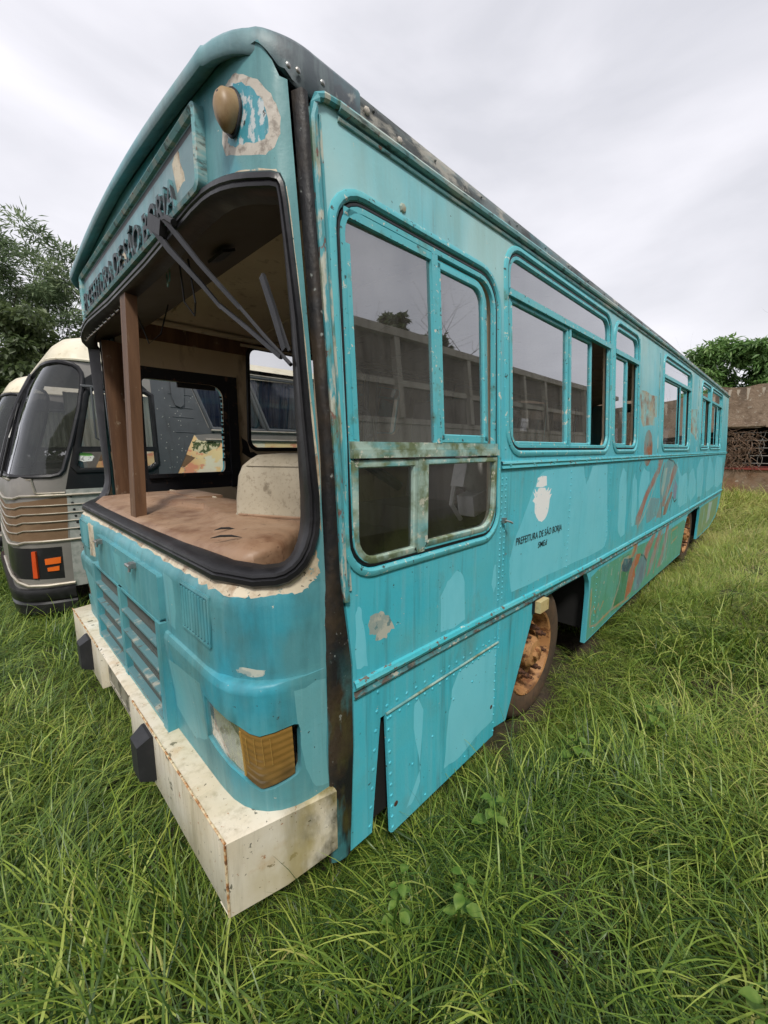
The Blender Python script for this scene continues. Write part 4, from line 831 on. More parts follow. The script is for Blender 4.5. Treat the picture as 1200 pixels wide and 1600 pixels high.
b.grid([[o+ax*p[0]*1.012+ay*(p[1]+.002)+Vector((0, 0, -.066+.006*math.sin(p[0]*9))) for p in rrect(-.178, .026, .178, .336, .045, 4)], [o+ax*p[0]+ay*p[1]+Vector((0, 0, -.076)) for p in rrect(-.186, .022, .186, .338, .045, 4)]], 0, True)
b.build('instrument_hood', ['hood', 'vinyl'], BUS, 60)
b = MB(); c = Vector((1.30, 1.62, .02)); tl = Matrix.Rotation(math.radians(-62), 3, 'Y')
b.tube([c+tl @ Vector((.21*math.cos(t), .21*math.sin(t), 0)) for t in [2*math.pi*k/28 for k in range(29)]], .015, 8)
for t in (.5, 2.6, 4.7): b.tube([c+tl @ Vector((.2*math.cos(t), .2*math.sin(t), 0)), c+tl @ Vector((0, 0, -.05))], .011, 6)
b.tube([c+tl @ Vector((0, 0, -.03)), c+tl @ Vector((0, 0, -.5))], .03, 8); b.build('steering_wheel', 'black_plastic', BUS)
b = MB(); b.box((1.60, 1.07, -.20), (1.80, 1.14, -.04), 0, Matrix.Rotation(.25, 3, 'Y')); b.box((1.66, 1.06, -.31), (1.80, 1.15, -.21), 0, Matrix.Rotation(-.2, 3, 'Y')); b.tube([(1.60, 1.13, -.16), (1.58, 1.13, -.26), (1.66, 1.13, -.34)], .012, 6)
b.build('fuse_box', 'paper', BUS)
for pts in ([(.70, 1.9, .76), (.72, 1.93, .62), (.74, 1.88, .56), (.73, 1.84, .60), (.72, 1.86, .77)], [(.75, 2.75, .78), (.80, 2.72, .60), (.86, 2.70, .66), (.9, 2.66, .82)], [(1.05, 1.42, -.30), (1.0, 1.36, -.36), (.95, 1.33, -.50), (.97, 1.30, -.7)], [(1.10, 1.9, -.285), (1.02, 1.95, -.283), (.98, 2.05, -.281), (1.04, 2.2, -.281), (1.12, 2.3, -.29)]):
    b = MB(); b.tube(pts, .004, 5); b.build('loose_wire', 'black_plastic', BUS)
b = MB()
b.box((1.55, 1.25, -.42), (2.0, 1.75, -.30)); b.box((1.98, 1.25, -.34), (2.08, 1.75, .28), 0, Matrix.Rotation(.12, 3, 'Y')); b.box((1.65, 1.35, -.84), (1.95, 1.65, -.42))
b.build('driver_seat', 'header', BUS)
# ------------------------------------------------------------------ wheels
def wheel(cx, cz, near, parts=True):
    s = 1 if near else -1; y0 = 1.035 if near else 2*YC-1.035
    b = MB()
    pr = [(.245, .01), (.262, -.004), (.30, -.016), (.36, -.018), (.395, -.006), (.413, .02), (.42, .04), (.42, .08), (.414, .083), (.414, .092), (.42, .095), (.42, .13), (.414, .133), (.414, .142), (.42, .145), (.42, .19), (.40, .21), (.36, .225), (.25, .20)]
    b.lathe_y((cx, y0, cz), [(r, h*s) for r, h in (pr if near else pr)], 56)
    w = b.build('wheel', 'tyre', BUS, 40)
    b = MB()
    pr = [(.262, .002), (.268, -.008), (.262, -.014), (.250, -.008), (.236, .03), (.228, .06), (.205, .075), (.185, .045), (.172, .028), (.150, .020), (.128, .022), (.122, .05), (.100, .055), (.10, .02)]
    b.lathe_y((cx, y0, cz), [(r, h*s) for r, h in pr], 48)
    for k in range(8):
        a = k*math.pi/4+.2; b.tube([(cx+.197*math.cos(a), y0+.056*s, cz+.197*math.sin(a)), (cx+.197*math.cos(a), y0+.066*s, cz+.197*math.sin(a))], .022, 10, 1)
    b.build('rim', ['rim', 'nut'], w, 40)
    b = MB(); b.lathe_y((cx, y0, cz), [(r, h*s) for r, h in [(.10, .03), (.095, -.01), (.075, -.03), (.05, -.035), (.02, -.036), (.001, -.036)]], 24); b.lathe_y((cx, y0, cz), [(.042, -.03*s), (.040, -.055*s), (.02, -.06*s), (.001, -.06*s)], 6)
    b.build('hub', 'rim', w, 30)
    for k in range(8):
        a = k*math.pi/4+.55; p = (cx+.150*math.cos(a), y0, cz+.150*math.sin(a)); b = MB()
        b.tube([(p[0], y0+.02*s, p[2]), (p[0], y0-.012*s, p[2])], .019, 6); b.tube([(p[0], y0-.012*s, p[2]), (p[0], y0-.035*s, p[2])], .010, 8); b.build('wheel_nut', 'nut', w, 30)
    return w
wheel(2.31, -1.235, True); wheel(7.22, -1.235, True); wheel(2.31, -1.235, False); wheel(7.22, -1.235, False)
# ------------------------------------------------------------------ the retired coaches on the left
M['c_cream'] = mat('aged_cream_coach_roof', (.62, .57, .43, 1), .45, 0, [((2, 2, 2), 4, .4, .7, (.68, .65, .56, 1), .7, 1), ((10, 10, 1.2), 4, .5, .7, (.40, .34, .22, 1), .5, 2), ((14, 14, 14), 5, .62, .7, (.3, .22, .12, 1), .6, 3)])
M['c_grey'] = mat('dull_grey_coach_panel', (.075, .082, .088, 1), .4, .2, [((3, 3, 3), 4, .4, .7, (.11, .118, .125, 1), .7, 1), ((20, 20, 2), 4, .55, .75, (.05, .05, .05, 1), .5, 2)], [((4, 4, 4), 2, .01, .3, 1)])
M['c_silver'] = mat('dull_silver_coach_nose', (.27, .255, .235, 1), .42, .45, [((3, 3, 3), 4, .4, .7, (.20, .19, .17, 1), .7, 1), ((9, 9, 9), 5, .55, .7, (.34, .32, .28, 1), .5, 2)])
M['c_black'] = mat('black_coach_trim', (.012, .012, .013, 1), .32, 0, [((8, 8, 8), 4, .5, .75, (.035, .035, .037, 1), .7, 1)])
M['c_bronze'] = mat('bronze_coach_band', (.15, .088, .045, 1), .6, .0, [((4, 4, 9), 4, .4, .7, (.21, .14, .08, 1), .7, 1)])
M['c_alu'] = mat('riveted_light_panel', (.40, .41, .38, 1), .5, .3, [((16, 16, 16), 5, .42, .62, (.24, .27, .24, 1), .8, 1), ((30, 30, 3), 4, .55, .7, (.5, .5, .46, 1), .5, 2)])
M['c_chrome'] = mat('tarnished_chrome_trim', (.45, .41, .34, 1), .4, .7, [((15, 15, 15), 4, .5, .66, (.30, .25, .17, 1), .6, 1)])
M['c_screen'] = glass('coach_windscreen_glass', .34, .05, -.02, .02, (.20, .23, .20, 1), 2)
M['c_glass'] = glass('coach_tinted_glass', .70, .02, -.02, .02, (.12, .13, .16, 1), 3)
M['c_curtain'] = mat('blue_coach_curtain', (.12, .17, .34, 1), .8, 0, [((40, 40, .4), 3, .42, .62, (.40, .44, .56, 1), .8, 1)])
M['c_curtain_white'] = mat('striped_white_curtain', (.75, .77, .68, 1), .8, 0, [((12, 12, .3), 3, .52, .56, (.30, .34, .29, 1), .8, 1)])
_n = M['c_curtain_white'].node_tree; _t = _n.nodes.new('ShaderNodeBsdfTranslucent'); _t.inputs[0].default_value = (.8, .82, .72, 1); _m = _n.nodes.new('ShaderNodeMixShader'); _m.inputs[0].default_value = .6
_o = next(x for x in _n.nodes if x.type == 'OUTPUT_MATERIAL'); _p = next(x for x in _n.nodes if x.type == 'BSDF_PRINCIPLED'); _n.links.new(_p.outputs[0], _m.inputs[1]); _n.links.new(_t.outputs[0], _m.inputs[2]); _n.links.new(_m.outputs[0], _o.inputs[0])
M['c_mural'] = mat('painted_sunset_mural', (.72, .58, .30, 1), .4, 0, [((2.2, 2.2, 3.5), 3, .42, .6, (.70, .40, .18, 1), .8, 3), ((5, 5, 7), 4, .56, .60, (.62, .24, .15, 1), .85, 4), ((3, 3, 3), 4, .52, .56, (.66, .66, .52, 1), .8, 5)])
M['c_mural_tree'] = mat('painted_mural_foliage', (.06, .085, .03, 1), .5, 0, [((22, 22, 22), 5, .48, .52, (.66, .60, .38, 1), .9, 1)])
M['c_orange'] = mat('orange_reflector', (.70, .13, .015, 1), .3, 0, [((30, 30, 30), 3, .55, .7, (.5, .07, .01, 1), .6, 1)])
M['c_red'] = mat('red_orange_lamp', (.55, .07, .015, 1), .25)
M['c_brown'] = mat('red_brown_coach_pillar', (.16, .06, .04, 1), .5, 0, [((4, 4, 4), 4, .4, .7, (.24, .13, .09, 1), .7, 1)])
M['sticker_white'] = mat('white_sticker', (.70, .72, .68, 1), .5, 0, [((50, 50, 50), 3, .54, .58, (.12, .12, .12, 1), .8, 1)])
M['sticker_green'] = mat('green_sticker', (.18, .48, .10, 1), .5)
XC = [(-1.7, .2), (-1.24, .16), (-.4, .18), (-.24, .21), (.3, .36), (.65, .49), (.80, .58), (.95, .74)]
XM = .95
def make_coach(dx, dy, label, simple=False, name='coach'):
    root = thing(name, (6+dx, 6.0+dy, 0), label, 'coach', 'old coaches parked beside the bus')
    YC2 = 6.0
    def ysc(z): return 4.75+max(0, z)*.08
    def cf(s, z, o=0):
        m = s > 1.8
        if m: s = 3.6-s
        y0 = ysc(z)
        if s <= 0: x, y, nx, ny = XM-s, y0, 0, -1
        else:
            t = min(s, 1.)*math.pi/2; a = XM-lerp_tab(XC, z); e = 2/3.2
            x = XM-a*math.sin(t)**e; y = y0+.45*(1-max(0, math.cos(t))**e)
            nx, ny = (-math.sin(t), -math.cos(t))
            if s > 1: y = y0+.45+(s-1)/.8*(YC2-y0-.45); nx, ny = -1, 0
        if m: y = 2*YC2-y; ny = -ny
        return (x+nx*o+dx, y+ny*o+dy, z)
    mr = lambda l: [(3.6-s, z) for s, z in reversed(l)]
    wh = [(1.8, -.25), (1.2, -.25), (.786, -.25), (.462, -.254), (.30, -.252), (.235, -.235), (.208, -.197), (.158, .064), (.109, .358), (.09, .58), (.088, .652), (.10, .70), (.14, .745), (.211, .772), (.35, .790), (.47, .798), (.58, .796), (.70, .79), (.9, .785), (1.3, .785)]
    WSC = wh+mr(wh)
    rg = []
    blackp = [(.072, .654), (.195, -.374), (-.46, -.374), (-.40, .60), (-.30, .70), (0, .74)]
    rg.append((blackp, 1)); rg.append(([(.187, -.435), (.21, -.844), (1.7, -.83), (1.7, -.50), (.93, -.50), (.5, -.47)], 2))
    rg.append(([(.19, -.43), (.195, -.374), (-8.9, -.374), (-8.9, -1.3), (.2, -1.3)], 3))
    rg.append(([(.66, -.90), (.259, -.905), (.258, -1.208), (.66, -1.19), (1.3, -1.19), (1.3, -.90)], 1))
    # slanted windows along the side
    wins = [[(-.38, .57), (-.43, .54), (-.43, -.15), (-.36, -.20), (.11, -.20), (.135, -.16), (.06, .50), (.03, .57)],
            [(-.86, .72), (-1.04, .23), (-1.70, .23), (-1.46, .86), (-.92, .86)]]
    x = -1.50
    for k in range(5): wins.append([(x-.02, .86), (x-.255, .235), (x-1.45, .235), (x-1.22, .86)]); x -= 1.23
    rg.append((wob([(-.83, .155), (-.62, -.28), (-.62, -.374), (-8.5, -.374), (-8.5, .06), (-.88, .085)], 0, 1), 4))
    rg.append((wob([(-.80, .08), (-.86, .09), (-1.15, .09), (-1.1, .02), (-.95, -.06), (-.80, -.02)], .015, 4, 81), 5)); rg.append((wob([(-.75, -.30), (-1.2, -.27), (-1.6, -.29), (-1.6, -.36), (-.72, -.36)], .02, 5, 82), 5)); rg.append((wob([(-.72, -.06), (-.82, -.10), (-.70, -.20), (-.66, -.20)], .004, 2, 83), 2))
    b = MB()
    b.sheet([(-9.0, -1.3), (3.6, -1.3), (3.6, .82), (-9.0, .92), (-9.0, .2)] if False else [(-9.0, -1.3), (3.4, -1.3), (3.4, .82), (.2, .82), (-9.0, .90)], [WSC]+wins, cf, rg, step=.16, flange=.03, flip=True)
    if not simple:
        r_ = random.Random(4)
        for k in range(30):
            s = -.46-.04*(k % 3 == 0)-r_.random()*.42; z = -.30+1.0*r_.random(); b.dome(cf(s, z), (0, -1, 0), .006, .004, 3, 6)
        for k in range(14): b.dome(cf(.165-.012*(k*.5), -.44-.062*k), (-.2, -1, 0), .012, .006, 1, 6)
    b.build('body', ['c_silver', 'c_black', 'c_bronze', 'c_alu', 'c_mural', 'c_mural_tree', 'c_grey'], root, 30)
    # grey riveted quarter panel set 3 mm proud between the driver's door and the first slanted window
    if not simple:
        b = MB(); b.sheet([(-.44, .72), (-.44, -.36), (-.60, -.36), (-.62, -.28), (-.83, .155), (-1.06, .175), (-1.06, .205), (-.99, .24), (-.83, .70)], [], lambda s, z, o=0: cf(s, z, .003+o), step=.2, flange=.004, flip=True)
        for z0 in (.18, .34, .44, .58): b.tube([cf(-.60-.1*(.6-z0), z0, .004), cf(-.84, z0-.005, .004)], .005, 5)
        b.sheet([(-.63, .72), (-.63, .55), (-.66, .46), (-.71, .44), (-.75, .47), (-.77, .72)], [], lambda s, z, o=0: cf(s, z, .02+o), step=.2, flange=.02, flip=True)
        for k in range(26):
            s = -.47-.3*((k*37) % 26)/26; z = -.32+1.0*k/26
            if s > -.60-.55*(z+.3)*.5: b.dome(cf(s, z, .003), (0, -1, 0), .0055, .004, 1, 6)
        for k in range(18): b.dome(cf(-.68-.02*(k % 2), .70-.05*k if k < 10 else .1-.03*k, .003), (0, -1, 0), .0055, .004, 1, 6)
        b.build('quarter_panel', ['c_grey', 'c_alu'], root, 30)
    b = MB(); b.ring(WSC, [(.018, 0), (.014, .014), (0, .02), (-.016, .014), (-.022, -.005), (-.026, -.03)], cf); b.build('windscreen_seal', 'rubber', root, 30)
    b = MB(); b.tube([cf(1.8, z, .004) for z in (-.26, .0, .3, .55, .79)], .03, 8); b.build('windscreen_pillar', 'rubber', root)
    b = MB(); b.sheet(WSC, [], lambda s, z, o=0: cf(s, z, -.012), step=.12, flip=True); b.build('windscreen', 'c_screen', root)
    for k, w in enumerate(wins):
        b = MB(); b.ring(w, [(.03, 0), (.022, .014), (.004, .018), (-.012, .012), (-.02, -.02)], cf)
        if k == 0: b.sheet([(-.43, .02), (.11, .02), (.115, -.03), (-.43, -.03)], [], lambda s, z, o=0: cf(s, z, .012), step=.2, grid=False, flange=.03, flip=True)
        ow = b.build('side_window', 'c_black' if k == 0 else 'c_grey', root, 30)
        b = MB(); b.sheet(w, [], lambda s, z, o=0: cf(s, z, -.015), step=.3, grid=False, flip=True); b.build('glass_pane', 'c_glass' if k else 'glass_clear', ow)
        b = MB(); rows = []; s0 = min(p[0] for p in w); s1 = max(p[0] for p in w)
        if k == 0: s0, s1 = -1.6, .1
        nn = int((s1-s0)*60)
        z0 = .0 if k == 0 else .2
        for i in range(nn+1):
            s = s0+(s1-s0)*i/nn; rows.append([cf(s, z, (-.07 if k else -2.2)-.022*math.sin(i*1.3)-.01*math.sin(i*.51)) for z in (z0, .9 if k else .75)])
        b.grid(rows); b.build('curtain', 'c_curtain_white' if k == 0 else 'c_curtain', ow, 80)
    # roof
    b = MB(); ss = [-9, -7, -5, -3, -2, -1, -.5, -.2, 0, .1, .2, .3, .4, .5, .6, .7, .8, .9, 1.0, 1.3, 1.6, 1.8]; ss = ss+[3.6-s for s in ss[-2::-1]]
    zed = lambda s: lerp_tab([(-9, .90), (.2, .82), (1.8, .82)], min(s, 3.6-s))
    rows = []
    for k in (0, .04, .1, .2, .35, .55, .8, 1):
        r = []
        for s in ss:
            e = cf(s, zed(s), .006-.002*k); m = min(s, 3.6-s); cx = (XM-m if m < 0 else XM+.25)+dx; cy = YC2+dy
            if m > 0: cx = XM+.35+dx
            q = k**1.4 if m > 0 else k; hz = .34*math.sin(min(1, k*1.25)*math.pi/2)**.8
            if m > .1: hz = .36*(1-(1-k)**2.6)
            r.append((e[0]+(cx-e[0])*q, e[1]+(cy-e[1])*q, e[2]+hz))
        rows.append(r)
    b.grid([r[::-1] for r in rows]); b.build('roof', 'c_cream', root, 60)
    b = MB(); lp = [(.80, .80), (1.5, .80), (1.5, .86), (.85, .90)]
    # destination slot in the dome
    b.tube([cf(s, .815, .012) for s in (-1, -.3, 0, .1, .2, .4, .6, .8, 1.0, 1.8, 2.6, 3.2, 3.4)], .014, 6); b.build('roof_trim', 'c_cream', root)
    b = MB(); mm = MB()
    for z0, r in ((-.425, .012), (-.515, .006), (-.59, .006), (-.665, .006), (-.74, .006), (-.845, .012)):
        b.tube([cf(s, z0-(.02 if s > .6 else 0), .006) for s in (-3, -1, -.4, -.1, .05, .12, .2, .3, .4, .5, .6, .7, .8, .9, 1.0, 1.8, 2.8)], r, 6)
    b.tube([cf(s, z, .005) for s, z in ((.198, -.405), (.40, -.405), (.432, -.395), (.475, -.276), (.84, -.276), (1.8, -.276))], .011, 6)
    b.tube([cf(s, z, .012) for s, z in ((.19, -1.262), (.4, -1.262), (.6, -1.255), (.75, -1.22), (.9, -1.17), (1.1, -1.16), (1.8, -1.16))], .014, 6)
    b.tube([cf(s, .205, .015) for s in (-1.02, -3, -8.8)], .012, 6); b.tube([cf(s, .885, .012) for s in (-.9, -3, -8.8)], .012, 6); b.tube([cf(s, .10, .015) for s in (-.95, -3, -8.8)], .012, 6)
    b.build('chrome_trim', 'c_chrome', root)
    b = MB(); rows = []
    sb = (.19, .25, .35, .45, .55, .65, .75, .85, .95, 1.0, 1.3, 1.8, 2.3, 2.6, 2.7, 2.85, 3.0, 3.2, 3.4)
    for o, z in ((-.02, -1.285), (.035, -1.29), (.045, -1.32), (.04, -1.39), (.02, -1.41), (.04, -1.43), (.035, -1.52), (-.04, -1.56)): rows.append([cf(s, z, o) for s in sb])
    b.grid([r[::-1] for r in rows]); b.build('bumper', 'c_black', root, 40)
    b = MB(); b.sheet([(.52, -.93), (.48, -.93), (.478, -1.18), (.525, -1.178)], [], lambda s, z, o=0: cf(s, z, .02+o), step=.05, flange=.02, flip=True); b.build('corner_lamp', 'c_red', root)
    b = MB()
    b.sheet([(.405, -1.008), (.272, -1.0), (.277, -1.058), (.403, -1.063)], [], lambda s, z, o=0: cf(s, z, .008+o), step=.05, flange=.008, flip=True)
    b.sheet([(.389, -1.092), (.29, -1.084), (.293, -1.127), (.387, -1.126)], [], lambda s, z, o=0: cf(s, z, .008+o), step=.05, flange=.008, flip=True); b.build('reflector', 'c_orange', root)
    b = MB()
    if not simple:
        b.tube([cf(.10, .58, .01), cf(.04, .57, .10), cf(-.02, .52, .11), cf(-.03, .47, .11)], .012, 6); b.tube([cf(.04, .57, .10), cf(.03, .1, .09), cf(-.05, .0, .03)], .009, 6)
        p0 = cf(-.02, .5, .09); b.box((p0[0]-.04, p0[1]-.02, .05), (p0[0]+.16, p0[1]+.03, .50), 0, Matrix.Rotation(.5, 3, 'Z') @ Matrix.Rotation(.06, 3, 'Y')); b.build('wing_mirror', 'c_grey', root)
        b = MB(); st = [(.115, -.045), (.085, -.035), (.045, -.045), (.035, -.08), (.045, -.115), (.085, -.125), (.115, -.11), (.125, -.08)]
        b.sheet(wob(st, .003, 3, 3), [], lambda s, z, o=0: cf(s, z, -.010), [([(.14, -.06), (.10, -.065), (.06, -.07), (.02, -.06), (.02, -.02), (.14, -.02)], 1)], step=.05, flip=True); b.build('sticker', ['sticker_white', 'sticker_green'], root)
        b = MB(); b.tube([cf(1.0, -.26, .03), cf(.98, .1, .035), cf(1.02, .42, .03)], .010, 6); b.build('wiper', 'c_black', root)
        b = MB(); w = Matrix.Rotation(.5, 3, 'Y'); c = Vector((.85+dx, 5.2+dy, -.25)); b.tube([c+w @ Vector((.2*math.cos(t), .2*math.sin(t), 0)) for t in [2*math.pi*k/24 for k in range(25)]], .014, 6); b.box((.50+dx, 5.05+dy, -.26), (.62+dx, 5.30+dy, -.20), 1); b.grid([[(.30+dx, 5.3+dy, -.30), (.34+dx, 6.6+dy, -.30)], [(.85+dx, 5.0+dy, -.27), (.95+dx, 6.6+dy, -.27)], [(.95+dx, 5.0+dy, -.8), (1.0+dx, 6.6+dy, -.8)]], 0); b.build('dashboard', ['c_grey', 'paper'], root)
    b = MB(); b.box((1.2+dx, 4.85+dy, -1.2), (9.8+dx, 7.15+dy, -1.0)); b.box((9.90+dx, 4.8+dy, -1.3), (9.96+dx, 7.2+dy, 1.0)); b.box((2.2+dx, 6.9+dy, -1.0), (9.8+dx, 6.95+dy, .9)); b.box((9+dx, 4.9+dy, -1), (9.1+dx, 7.1+dy, .9)); b.build('chassis', 'c_black', root)
    for x_ in (2.6, 7.6):
        for yy in (4.82, 7.0):
            b = MB(); b.lathe_y((x_+dx, yy+dy, -1.14), [(.001, .03), (.2, .02), (.28, .0), (.40, -.02), (.46, .03), (.46, .18), (.40, .22), (.1, .2)], 36); b.build('wheel', 'tyre', root)
    return root
make_coach(0, 0, 'black, bronze and silver coach with a cream roof, standing next to the teal bus')
make_coach(-.14, 3.3, 'cream-roofed coach half hidden behind the black and bronze coach, at the far left edge', True)

# ------------------------------------------------------------------ walls
M['plaster'] = mat('stained_brown_plaster', (.22, .155, .105, 1), .9, 0, [((.6, .6, .6), 4, .35, .65, (.30, .225, .165, 1), .8, 1), ((2.5, 2.5, 2.5), 5, .48, .66, (.13, .085, .055, 1), .8, 2), ((1.2, 1.2, .9), 4, .40, .60, (.24, .12, .06, 1), .8, 3, 1.9, .3), ((9, 9, 9), 5, .60, .66, (.42, .37, .30, 1), .8, 4), ((4, 4, .5), 4, .5, .66, (.07, .055, .045, 1), .8, 5, 3.0, 3.7)], [((12, 12, 12), 5, .03, .7, 1)])
M['lime'] = mat('white_lime_stain', (.42, .36, .29, 1), .9, 0, [((9, 9, 4), 5, .5, .6, (.30, .24, .18, 1), .9, 1)])
M['ironwork'] = mat('whitened_wire', (.24, .23, .21, 1), .7)
M['redframe'] = mat('red_oxide_frame', (.22, .04, .03, 1), .7, 0, [((8, 8, 8), 4, .5, .65, (.10, .05, .035, 1), .8, 1)])
M['vine'] = mat('dry_brown_creeper', (.16, .095, .06, 1), .9, 0, [((10, 10, 10), 4, .4, .6, (.24, .17, .12, 1), .8, 1)])
WX = 19.0; WL = (WX, 0, 0)
w = thing('boundary_wall', WL, 'old brown plastered wall with a wide wire-meshed opening, behind the bus at the right', 'wall')
b = MB(); r_ = random.Random(11)
def wl(y, z, o=0): return (WX-o, y, z)
top = [(-16+.35*i, 2.12-(.10 if -3 < -16+.35*i < 2 else 0)*0+r_.uniform(-.04, .04)) for i in range(74)]
opn = [(2.62, .78), (2.60, -.68), (-3.4, -.64), (-3.4, .72), (-.6, .70), (.9, .745), (1.0, .70), (1.6, .70)]
drips = []
yy = -4.0
while yy < 3.2:
    l = r_.uniform(.25, .6); ww = r_.uniform(.035, .07); t = 2.03+r_.uniform(-.06, .04)
    drips.append((wob([(yy-ww, t), (yy+ww, t), (yy+ww*.95, t-l*.35), (yy+ww*.5, t-l*.7), (yy+ww*.1, t-l), (yy-ww*.3, t-l*.72), (yy-ww*.9, t-l*.3)], .014, 3, int(yy*50)), 1)); yy += r_.uniform(.22, .42)
b.sheet([(-16, -1.8)]+[(9.55, -1.8)]+top[::-1], [opn], wl, drips, step=.8, flange=.35, flip=True)
b.sheet([(-16, -1.8)]+[(9.55, -1.8)]+top[::-1], [opn], lambda y, z, o=0: wl(y, z, -.35), [], step=2, flip=False)
b.build('masonry', ['plaster', 'lime'], w, 30)
b = MB(); b.box((WX-.09, -3.6, .72), (WX+.4, .85, .82), 0, None); b.box((WX-.07, .92, .755), (WX+.4, 2.75, .85)); b.build('lintel', 'plaster', w)
b = MB(); b.box((WX-.05, -3.5, -.72), (WX+.42, 2.7, -.655)); b.build('sill', 'redframe', w)
b = MB()
for k in range(5): b.tube([(WX+.12, -3.4+.06, -.5+.26*k), (WX+.12, 1.75, -.5+.26*k)], .014, 5)
y = -3.3
while y < 1.7:
    for sg in (1, -1): b.tube([(WX+.11+.02*sg, y+sg*.07*math.sin(k*1.0), -.62+.15*k) for k in range(9)], .010, 5)
    y += .30
b.build('wire_mesh', 'ironwork', w, 60)
b = MB(); b.box((WX+.18, 1.66, -.6), (WX+.26, 1.82, -.25), 0); b.box((WX+.2, -3.4, -.655), (WX+.26, 2.6, -.60)); b.build('red_frame', 'redframe', w)
b = MB(); b.box((WX+2.6, -3.6, -1.6), (WX+2.7, 3.2, 2)); b.box((WX+.4, 3.0, -1.6), (WX+2.7, 3.05, 1.2)); b.box((WX+.4, -3.6, 1.0), (WX+2.7, 3.05, 1.05)); b.build('room_behind', 'dark', w)
# dry creeper hanging in the opening
b = MB()
for k in range(620):
    y = 1.0+1.75*r_.random()**.8; z = -.62+1.2*r_.random(); p = Vector((WX-.02+.1*r_.random(), y, z)); pts = [p]
    d = Vector((r_.uniform(-.5, .3), r_.uniform(-1, 1), r_.uniform(-.9, .7)))
    for i in range(4): p = p+d*.09; d = d+Vector((r_.uniform(-.4, .4), r_.uniform(-.6, .6), r_.uniform(-.7, .3))); pts.append(p)
    b.tube(pts, [.012, .010, .008, .006, .003], 4)
b.build('dry_creeper', 'vine', root=(WX, 1.8, 0), label='tangle of dry brown creeper stems hanging in the wall opening', cat='dry plant')
# precast wall behind the viewer: the windows mirror it
M['precast'] = mat('weathered_precast_panel', (.11, .092, .072, 1), .9, 0, [((.7, .7, .7), 4, .4, .65, (.17, .145, .115, 1), .8, 1), ((5, 5, .6), 4, .5, .7, (.035, .03, .024, 1), .8, 2)])
M['precast_light'] = mat('pale_concrete_post', (.38, .345, .28, 1), .9, 0, [((5, 5, .6), 4, .45, .65, (.22, .19, .145, 1), .8, 1)])
w2 = thing('panel_wall', (6, -3.7, 0), 'dark precast panel wall with pale posts, mirrored in the side windows of the bus', 'wall')
b = MB(); b.box((-5, -3.85, -1.7), (21, -3.75, 2.72)); b.build('panels', 'precast', w2)
b = MB(); b.box((-5, -3.80, 2.72), (21, -3.6, 2.88)); b.box((-5, -3.748, -1.7), (21, -3.70, 1.05)); b.box((-5, -3.748, 1.80), (21, -3.70, 1.92)); b.box((-5, -3.748, 1.05), (21, -3.68, 1.16)); b.build('ledge', 'precast_light', w2)
for k in range(17):
    b = MB(); x = -4.5+1.5*k; b.box((x-.07, -3.76, 1.16), (x+.07, -3.62, 2.72)); b.build('post', 'precast_light', w2)

# ------------------------------------------------------------------ trees
def leafmat(name, c1, c2, c3):
    m, nt, N, L = newmat(name)
    out = N.new('ShaderNodeOutputMaterial'); b = N.new('ShaderNodeBsdfPrincipled'); t = N.new('ShaderNodeBsdfTranslucent'); mx = N.new('ShaderNodeMixShader'); mx.inputs[0].default_value = .42
    tc = N.new('ShaderNodeNewGeometry'); at = N.new('ShaderNodeAttribute'); at.attribute_name = 'tint'
    r = N.new('ShaderNodeValToRGB'); r.color_ramp.elements[0].color = c1; r.color_ramp.elements[1].color = c3; e = r.color_ramp.elements.new(.55); e.color = c2
    L.new(at.outputs['Fac'], r.inputs[0]); L.new(r.outputs[0], b.inputs[0]); L.new(r.outputs[0], t.inputs[0]); b.inputs['Roughness'].default_value = .45
    L.new(b.outputs[0], mx.inputs[1]); L.new(t.outputs[0], mx.inputs[2]); L.new(mx.outputs[0], out.inputs[0]); return m
M['leaf_feather'] = leafmat('feathery_leaf', (.08, .125, .06, 1), (.18, .25, .13, 1), (.32, .39, .21, 1))
M['leaf_dark'] = leafmat('dark_leaf', (.036, .058, .023, 1), (.08, .115, .042, 1), (.15, .19, .08, 1))
M['leaf_mango'] = leafmat('broad_leaf', (.06, .13, .035, 1), (.14, .26, .07, 1), (.27, .40, .13, 1))
M['bark'] = mat('grey_brown_bark', (.06, .045, .033, 1), .9, 0, [((12, 12, 2), 4, .4, .65, (.11, .09, .07, 1), .8, 1)])
